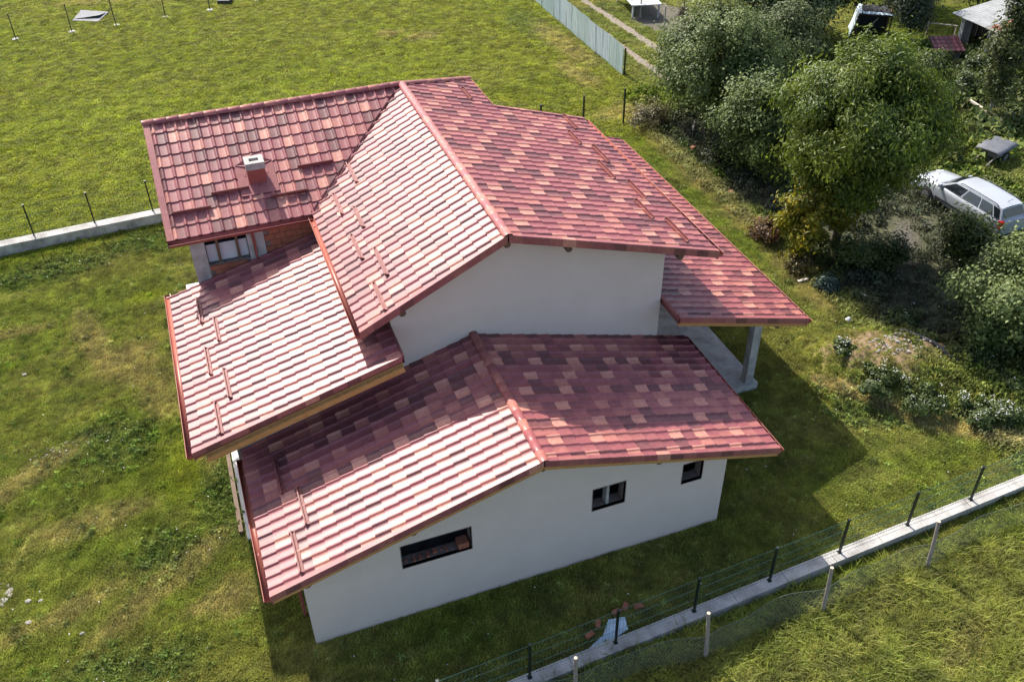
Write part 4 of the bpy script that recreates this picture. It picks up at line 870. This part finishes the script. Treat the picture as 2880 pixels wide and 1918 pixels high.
# ------------------------------------------------------------------ mound, stones, litter
pp = [(23.05, 5.55), (23.25, 5.1), (23.45, 4.5), (23.55, 3.9), (23.75, 3.3), (24.3, 2.7)]
tag(MB().tube([(x, y, H(x, y)+.09) for x, y in pp], .075, 9).build('corrugated_pipe', [M['plastic']], fix=False), 'black flexible pipe lying over the top of the soil mound', 'pipe')
stone_me = []
for k in range(5):
    r = random.Random(k); bmm = bmesh.new(); bmesh.ops.create_icosphere(bmm, subdivisions=1, radius=1)
    for v in bmm.verts: v.co *= r.uniform(.7, 1.2)
    for v in bmm.verts: v.co.z *= .6
    me_ = bpy.data.meshes.new('stone'); bmm.to_mesh(me_); bmm.free(); me_.materials.append(M['stone']); stone_me.append(me_)
def stones(name, area, n, s0, s1, label):
    b = MB(); r = random.Random(len(label)*n)
    for i in range(n):
        an = r.uniform(0, 6.283); q = math.sqrt(r.random()); x = area[0]+area[2]*q*math.cos(an); y = area[1]+area[3]*q*math.sin(an); s_ = r.uniform(s0, s1); me_ = stone_me[i % 5]; rz = r.uniform(0, 6.28); c, s = math.cos(rz), math.sin(rz)
        b.add([(x+s_*(v.co.x*c-v.co.y*s), y+s_*(v.co.x*s+v.co.y*c), H(x, y)+s_*.25+s_*v.co.z) for v in me_.vertices], [tuple(f.vertices) for f in me_.polygons])
    o = stuff(b.build(name, [M['stone']])); o['label'] = label
stones('mound_stones', (22.4, 4.4, 1.3, .7), 130, .025, .08, 'small pale stones scattered over the soil mound')
stones('rubble', (-8.45, 4.85, .55, .5), 90, .03, .11, 'pale rubble heap at the left edge of the lawn')
stones('rubble', (-6.6, 10.6, .9, .35), 60, .02, .07, 'pale pebbles around the dark weeds on the lawn')
stones('rubble', (-5.4, 6.7, .9, .3), 26, .02, .06, 'few stones in the orange brown patch of lawn')
for k, (x, y, s_, lab) in enumerate(((-7.45, 4.3, .13, 'white stone right of the rubble heap'), (-7.1, 4.2, .11, 'pale stone farther right of the rubble heap'), (-7.4, 3.5, .14, 'flat white stone below the rubble heap'), (-6.0, 2.6, .10, 'small pinkish stone alone in the lower left grass'), (-7.9, 15.3, .12, 'white stone alone in the upper left grass'))):
    o = link('stone', stone_me[k % 5], None, (x, y, H(x, y)+.05)); o.scale = (s_*.8, s_*.6, s_*.7); tag(o, lab, 'stone')
pk = [((25.55, 27.6), (25.7, 26.1), 'pale plank lying at the left side of the apple tree trunk'), ((24.85, 24.1), (25.4, 25.0), 'short pale plank propped beside the apple tree trunk'), ((22.0, 10.05), (22.45, 10.0), 'pale plank lying on the dry grass at the shade edge'), ((24.3, 13.9), (25.2, 12.9), 'grey branch lying under the yellowing young tree'), ((23.7, 8.7), (23.9, 8.0), 'white stick standing out in the dark shade')]
for (p, q, lab) in pk:
    b = MB(); b.beam((*p, H(*p)+.10), (*q, H(*q)+.16), .11, .05); tag(b.build('plank', [M['yellow_plank']]), lab, 'plank')
b = MB(); r = random.Random(3)
for (x, y, rz, lab) in ((23.9, 22.4, .4, 'red brick at the garden edge near the apple tree'), (23.3, 17.6, 1.2, 'red brick at the garden edge beside the porch eave'), (23.2, 15.0, .7, 'red brick on the dry strip beside the brown withered bush')):
    o = tag(MB().box((-.18, -.10, 0), (.18, .10, .14)).build('loose_brick', [M['brick']]), lab, 'brick'); o.location = (x, y, H(x, y)); o.rotation_euler = (0, 0, rz)
o = tag(MB().tube([(0, 0, 0), (.02, 0, .1), (.05, .02, .19)], [.13, .14, .04], 8).build('plastic_sack', [M['white']], fix=False), 'white plastic sack lying at the lower edge of the shade', 'sack'); o.location = (22.35, 7.1, H(22.35, 7.1))

# ------------------------------------------------------------------ parked car (front towards +y)
car = thing('parked_car', 'silver white estate car with roof rails parked under the garden trees', 'car', (32.36, 12.2, 0), .055); car.scale = (1.03, 1.13, 1.04)
SEC = [(2.34, .50, .30, .62, .66), (2.25, .68, .24, .74, .80), (1.95, .78, .20, .86, .91), (1.45, .83, .20, .92, .99), (.95, .85, .20, .97, 1.04), (.2, .86, .20, .99, 1.05), (-.9, .86, .20, 1.01, 1.06), (-1.7, .85, .22, 1.02, 1.06), (-2.15, .80, .26, .99, 1.03), (-2.34, .70, .34, .90, .94)]
b = MB(); vs = []; K_ = 11
for (y, hw, zb, zs, zt) in SEC:
    half = [(hw*.86, zb), (hw*.97, zb+.10), (hw*1.0, zb+.28), (hw*.985, zs-.16), (hw*.955, zs-.02), (hw*.86, zs+(zt-zs)*.35)]
    ring = [(x, z) for x, z in half]+[(hw*.45, zt-.01), (0, zt), (-hw*.45, zt-.01)]+[(-x, z) for x, z in half[::-1]]
    vs += [(x, y, z) for x, z in ring]; K_ = len(ring)
fs = []
for i in range(len(SEC)-1):
    for k in range(K_-1): fs.append((i*K_+k, i*K_+k+1, (i+1)*K_+k+1, (i+1)*K_+k))
    fs.append((i*K_+K_-1, i*K_, (i+1)*K_, (i+1)*K_+K_-1))
b.add(vs, fs, 0, True); b.add(vs[:K_], [tuple(range(K_))]); b.add(vs[-K_:], [tuple(range(K_))]); b.build('body', [M['paint']], car)
# greenhouse
def gh(sx_, t): return None
GB = [(1.02, .70, 1.0), (-2.12, .72, 1.0)]; 
bot = [(.76, 1.05, 1.00), (.80, -.2, 1.03), (.79, -1.9, 1.03), (.72, -2.20, 1.0)]; topr = [(.58, .32, 1.42), (.63, -.4, 1.475), (.62, -1.6, 1.465), (.57, -2.02, 1.42)]
b = MB(); vs = []
for s in (1, -1): vs += [(s*x, y, z) for x, y, z in bot]+[(s*x, y, z) for x, y, z in topr]
fs = []
for o_ in (0, 8): fs += [(o_+i, o_+i+1, o_+5+i, o_+4+i) for i in range(3)]
fs += [(0, 8, 12, 4), (3, 11, 15, 7)]; b.add(vs, fs, 0); 
b.build('cabin', [M['paint']], car)
b = MB(); vs = []; 
for (x, y, z) in topr: vs += [(-x, y, z+.004), (-x*.6, y, z+.035), (0, y, z+.045), (x*.6, y, z+.035), (x, y, z+.004)]
b.add(vs, [(i*5+k, i*5+k+1, (i+1)*5+k+1, (i+1)*5+k) for i in range(3) for k in range(4)], 0, True); b.build('roof', [M['paint']], car)
L3 = lambda p, q, t: tuple(p[i]+(q[i]-p[i])*t for i in range(3))
def pane(name, p0, p1, p2, p3, n_, mm='glass'):
    n_ = Vector(n_).normalized(); P = [Vector(p)+n_*.012 for p in (p0, p1, p2, p3)]; c = sum(P, Vector())/4; P = [p+(c-p)*.04 for p in P]
    b = MB(); b.prism(P, n_*.006); return b.build(name, [M[mm]], car)
for s in (1, -1):
    f = lambda a: (s*a[0], a[1], a[2])
    for (i, t0, t1) in ((0, .10, .97), (1, .03, .52), (1, .56, .98), (2, .05, .80)):
        A = L3(bot[i], bot[i+1], t0); B = L3(bot[i], bot[i+1], t1); C3 = L3(topr[i], topr[i+1], t1); D = L3(topr[i], topr[i+1], t0)
        if i == 0: D = L3(topr[0], topr[1], max(0, t0+.02)); A = L3(bot[0], bot[1], .16)
        A, D2 = L3(A, D, .06), L3(A, D, .90); B, C2 = L3(B, C3, .06), L3(B, C3, .90)
        pane('side_window', f(A), f(B), f(C2), f(D2), (s, 0, .35))
W0 = [(-.70, 1.05, 1.01), (.70, 1.05, 1.01), (.54, .36, 1.41), (-.54, .36, 1.41)]; pane('windscreen', *W0, (0, .5, .8))
R0 = [(-.64, -2.185, 1.03), (.64, -2.185, 1.03), (.52, -2.04, 1.39), (-.52, -2.04, 1.39)]; pane('rear_window', *R0, (0, -1, .35))
for s in (1, -1):
    b = MB(); b.tube([(s*.60, .1, 1.47), (s*.60, .02, 1.525), (s*.605, -.8, 1.545), (s*.60, -1.75, 1.525), (s*.595, -1.86, 1.46)], .018, 6); b.build('roof_rail', [M['plastic']], car, fix=False)
    b = MB(); b.box((s*.86-.09, .80, 1.00), (s*.86+.09, .90, 1.13)); b.build('wing_mirror', [M['paint']], car)
    b = MB(); b.prism([(s*.45, 2.24, .62), (s*.74, 2.06, .64), (s*.74, 2.06, .80), (s*.45, 2.22, .78)], (0, .06, .01)); b.build('headlight', [M['white']], car)
    b = MB(); b.box((s*.70-.09, -2.33, .70), (s*.70+.09, -2.16, 1.0)); b.build('tail_light', [M['red_lamp']], car)
    b = MB(); b.box((s*.865-.012, -.85, .42), (s*.865+.012, .95, .52)); b.build('side_moulding', [M['plastic']], car)
    for y in (1.42, -1.36):
        wo = MB().tube([(s*.70, y, .33), (s*.885, y, .33)], .345, 20).build('wheel_arch', [M['plastic']], car, fix=False); wo.scale = (1, 1, 1)
        ty = MB().tube([(s*.69, y, .315), (s*.71, y, .315), (s*.88, y, .315), (s*.90, y, .315)], [.28, .315, .315, .285], 22).build('wheel', [M['rubber']], car, fix=False)
        b = MB(); b.tube([(s*.895, y, .315), (s*.912, y, .315)], .20, 18); b.build('rim', [M['rim']], ty, fix=False)
b = MB(); b.box((-.76, 2.24, .30), (.76, 2.38, .46)); b.build('bumper', [M['paint']], car)
MB().tube([(.0, -1.75, 1.50), (.0, -1.95, 1.72)], .010, 5).build('aerial', [M['plastic']], car, fix=False)

# ------------------------------------------------------------------ garden structures
def plank_wall(o, p, q, z0, zA, zB, wd=.16, th=.025, m='plank', skip=()):
    p, q = Vector(p), Vector(q); L = (q-p).length; d = (q-p)/L; k = int(L/wd); nn = Vector((-d.y, d.x, 0))
    for i in range(k):
        if i in skip: continue
        a_ = p+d*(i*wd+.004); c_ = p+d*((i+1)*wd-.004); j = nn*random.uniform(-.008, .008); t0, t1 = i/k, (i+1)/k
        b = MB(); za, zc = zA+(zB-zA)*t0, zA+(zB-zA)*t1
        b.prism([(a_+j)[:2]+(0,) if False else (a_.x+j.x, a_.y+j.y, z0), (c_.x+j.x, c_.y+j.y, z0), (c_.x+j.x, c_.y+j.y, zc), (a_.x+j.x, a_.y+j.y, za)], nn*th); b.build('plank', [M[m]], o)
shed = thing('garden_shed', 'old plank shed with a pale sheet roof in the top right corner', 'shed', (0, 0, 0))
plank_wall(shed, (45.6, 28.3, 0), (45.6, 23.6, 0), -.1, 2.25, 2.25, skip=range(5, 14)); plank_wall(shed, (45.6, 28.3, 0), (50.5, 28.3, 0), -.1, 2.25, 2.9); plank_wall(shed, (45.7, 23.6, 0), (50.5, 23.6, 0), -.1, 2.25, 2.9); plank_wall(shed, (50.5, 28.2, 0), (50.5, 23.7, 0), -.1, 2.9, 2.9)
b = MB(); b.box((45.50, 28.05, -.1), (45.70, 28.32, 2.3)); b.box((45.5, 25.9, -.1), (45.64, 26.05, 2.3)); b.box((45.5, 23.5, -.1), (45.7, 23.7, 2.3)); b.build('corner_post', [M['concw']], shed)
for k, (y0, y1) in enumerate(((27.3, 28.75), (25.95, 27.28), (23.1, 24.4))):
    b = MB(); n = 14; vs = []
    for j, (x, z) in enumerate(((44.95, 2.28), (50.9, 3.05))):
        for i in range(n+1): vs.append((x, y0+(y1-y0)*i/n, z+(.03 if i % 2 else 0)+.02*k))
    b.add(vs, [(i, i+1, n+1+i+1, n+1+i) for i in range(n)]); b.build('roof_sheet', [M['shedroof']], shed)
b = MB(); b.prism([(45.0, 24.4, 2.27), (50.9, 24.4, 3.02), (50.9, 25.95, 3.02), (45.0, 25.95, 2.27)], (0, 0, .03)); rt3 = b.build('roof_boarding', [M['plank']], shed)
tmsh = MB().box((0, 0, 0), (.36, .22, .05)).mesh('tile', M['brick'])
for i in range(12):
    for j in range(4):
        if (i*5+j*3) % 7 == 0: continue
        oo = link('tile', tmsh, rt3, (45.3+.45*i, 24.5+.35*j, 2.35+.057*i)); oo.rotation_euler = (0, -.13, random.uniform(-.06, .06))
hut = thing('small_hutch', 'small wooden hutch with a red tiled roof beside the shed', 'hutch', (43.9, 27.4, 0), -.35)
plank_wall(hut, (-.75, -.6, 0), (.75, -.6, 0), 0, .75, .75, m='plank'); plank_wall(hut, (-.75, .6, 0), (.75, .6, 0), 0, 1.1, 1.1); plank_wall(hut, (-.75, -.6, 0), (-.75, .6, 0), 0, .75, 1.1); plank_wall(hut, (.75, -.6, 0), (.75, .6, 0), 0, .75, 1.1)
MB().prism([(-.9, -.8, .74), (.9, -.8, .74), (.9, .75, 1.15), (-.9, .75, 1.15)], (0, 0, .04)).build('roof', [M['deck']], hut)
tmm = [MB().add([(f*.30, 0, h_) for f, h_ in PROF]+[(f*.30, .36, h_-.02) for f, h_ in PROF], [(i, i+1, 11+i+1, 11+i) for i in range(10)], 0, True).mesh('tile', M['tile%d' % t]) for t in (0, 5, 4)]
for i in range(6):
    for j in range(4):
        oo = link('tile', tmm[(i*5+j*3) % 3], hut, (-.9+.30*i, -.8+.38*j, .83+.10*j)); oo.rotation_euler = (.29, 0, 0)
fr = thing('canopy_frame', 'dark open frame hut left of the shed, carrying a pale tarp', 'frame hut', (42.5, 32.6, 0), -.62)
for x in (-1.0, 1.0):
    for y in (-.9, .9): MB().beam((x, y, -.1), (x, y, 1.5), .08, .08, upv=(1, 0, 0)).build('pole', [M['timber_dark']], fr)
for y in (-.9, .9): MB().beam((-1.05, y, 1.54), (1.05, y, 1.54), .07, .07).build('rail', [M['timber_dark']], fr)
for x in (-1.0, 1.0): MB().beam((x, -.95, 1.47), (x, .95, 1.47), .06, .06).build('rail', [M['timber_dark']], fr)
b = MB(); b.beam((-.6, -.9, .2), (.2, -.9, 1.4), .05, .05); b.build('brace', [M['yellow_plank']], fr)
for x in (-.5, .05, .6): MB().box((x-.26, -.85, 1.58), (x+.26, .9, 1.61)).build('roof_board', [M['plastic']], fr)
b = MB(); b.box((-.95, .7, 0), (.95, .78, 1.4)); b.build('back_board', [M['plastic']], fr)
b = MB(); vs = []
for j, (xo, z) in enumerate(((-1.35, .12), (-1.22, .7), (-1.08, 1.50), (-1.0, 1.60), (-.82, 1.63))):
    for i in range(7): vs.append((xo+.05*math.sin(i*2.2+j), -1.0+.33*i, z+.02*math.sin(i*3)))
b.add(vs, [(j*7+i, j*7+i+1, (j+1)*7+i+1, (j+1)*7+i) for j in range(4) for i in range(6)], 0, True)
o = b.build('tarp', [M['bluetarp']]); o.location = (42.5, 32.6, 0); o.rotation_euler = (0, 0, -.62); tag(o, 'pale blue tarp hanging over the left side of the dark frame hut', 'tarp')
b = MB(); b.prism([(-.8, -1.08, 1.64), (1.15, -1.08, 1.64), (1.1, -.78, 1.68), (-.8, -.78, 1.68)], (0, 0, .02)); o = b.build('tarp', [M['bluetarp']]); o.location = (42.5, 32.6, 0); o.rotation_euler = (0, 0, -.62); tag(o, 'narrow pale blue tarp strip along the top edge of the dark frame hut', 'tarp')
# goal-like timber frame beside hutch, rails
tf = thing('timber_frame', 'thin bare timber frame between the shed wall and the hutch', 'frame', (0, 0, 0))
for (x, y) in ((44.6, 30.0), (45.8, 28.9)): MB().beam((x, y, 0), (x, y, 1.3), .06, .06, upv=(1, 0, 0)).build('post', [M['yellow_plank']], tf)
MB().beam((44.5, 30.1, 1.32), (45.85, 28.85, 1.32), .06, .06).build('rail', [M['yellow_plank']], tf)
rl = thing('rail_frame', 'low frame of white rails lying left of the grey covered cart', 'rail frame', (39.0, 18.7, 0), -1.62)
for y in (-.24, -.08, .08, .24): MB().beam((-1.15, y, .35), (1.15, y, .35), .05, .04).build('rail', [M['white']], rl)
for x in (-1.05, 1.05): MB().beam((x, -.26, .30), (x, .26, .30), .06, .05).build('crossbar', [M['white']], rl)
for x in (-1.05, 1.05):
    for y in (-.2, .2): MB().box((x-.03, y-.03, -.05), (x+.03, y+.03, .28)).build('leg', [M['white']], rl)
for (p, q, z, lab) in (((40.35, 21.4), (39.95, 17.9), .5, 'long pale timber lying behind the white rail frame'), ((46.5, 22.9), (44.7, 24.0), .3, 'long pale plank lying below the shed opening')):
    tag(MB().beam((*p, z), (*q, z), .13, .10).build('timber_beam', [M['yellow_plank']]), lab, 'beam')
# covered cart
ca_ = thing('hand_cart', 'two wheeled cart under a grey sheet behind the parked car', 'cart', (37.2, 15.75, 0), .35)
MB().box((-.7, -.42, .5), (.7, .42, .80)).build('bed', [M['plank']], ca_)
for y in (-.50, .50):
    wh = MB().tube([(.05, y-.05, .33), (.05, y+.05, .33)], .33, 18).build('wheel', [M['rubber']], ca_, fix=False)
    MB().tube([(.05, y-.06, .33), (.05, y+.06, .33)], .20, 14).build('rim', [M['rim']], wh, fix=False)
    MB().beam((-.6, y*.7, .55), (-1.5, y*.7, .35), .05, .05).build('shaft', [M['plank']], ca_)
MB().box((-.62, -.05, -.05), (-.55, .05, .5)).build('prop_leg', [M['plank']], ca_)
b = MB(); n = 6; vs = []
for j in range(n+1):
    for i in range(n+1):
        u, v = i/n-.5, j/n-.5; vs.append((u*1.85+.05*v, v*1.35, .92-.55*max(0, abs(u)-.38)-.5*max(0, abs(v)-.36)+.015*math.sin(9*u+5*v)))
b.add(vs, [(j*(n+1)+i, j*(n+1)+i+1, (j+1)*(n+1)+i+1, (j+1)*(n+1)+i) for j in range(n) for i in range(n)], 0, True)
o = b.build('cover_sheet', [M['tarp']]); o.location = (37.2, 15.75, 0); o.rotation_euler = (0, 0, .35); tag(o, 'stiff grey sheet covering the two wheeled cart', 'sheet')
sm = o.modifiers.new('thick', 'SOLIDIFY'); sm.thickness = .02
# white table and posts by the track
tb = thing('white_table', 'large white framed table beside the track at the top edge', 'table', (0, 0, 0))
A, B_, C4, D = Vector((29.5, 40.95, .9)), Vector((31.35, 40.45, .9)), Vector((31.95, 44.3, .9)), Vector((30.1, 44.8, .9))
MB().prism([A, B_, C4, D], (0, 0, .05)).build('table_top', [M['shedroof']], tb)
for p, q in ((A, B_), (B_, C4), (C4, D), (D, A)): MB().beam(p+Vector((0, 0, .06)), q+Vector((0, 0, .06)), .12, .07).build('edge_rail', [M['white']], tb)
for p in (A, B_, C4, D): c = p.lerp((A+B_+C4+D)/4, .08); MB().box((c.x-.05, c.y-.05, -.05), (c.x+.05, c.y+.05, .9)).build('leg', [M['white']], tb)
for (x, y, h_, r_, mm, lab) in ((30.2, 41.1, 2.0, .05, 'conc', 'pale thin post in front of the white framed table'), (30.62, 38.46, 1.55, .045, 'conc', 'pale thin post at the lower corner of the gravel patch'), (33.4, 40.9, 2.3, .05, 'timber_dark', 'dark thin post right of the gravel patch by the white table')):
    tag(MB().tube([(x, y, -.1), (x, y, h_)], r_, 8).build('thin_post', [M[mm]], fix=False), lab, 'post')
o = thing('wilted_plant', 'purple brown plant behind the thin post by the gravel patch', 'plant', (32.6, 39.6, 0)); 
P_, N_, ci, cc = crown(500, .45, .45, .35, .45, 10, .2, 5); link('foliage', leaf_mesh('foliage', P_, N_, .13, np.full((len(P_), 3), .07)*np.array([1.3, .9, .9]), M['leaf'], 3), o)
tag(MB().tube([(47.6, 20.1, 0), (47.6, 20.1, .35)], [.17, .22], 12).build('bucket', [M['red_plastic']], fix=False), 'red plastic bucket in the garden at the right edge', 'bucket')
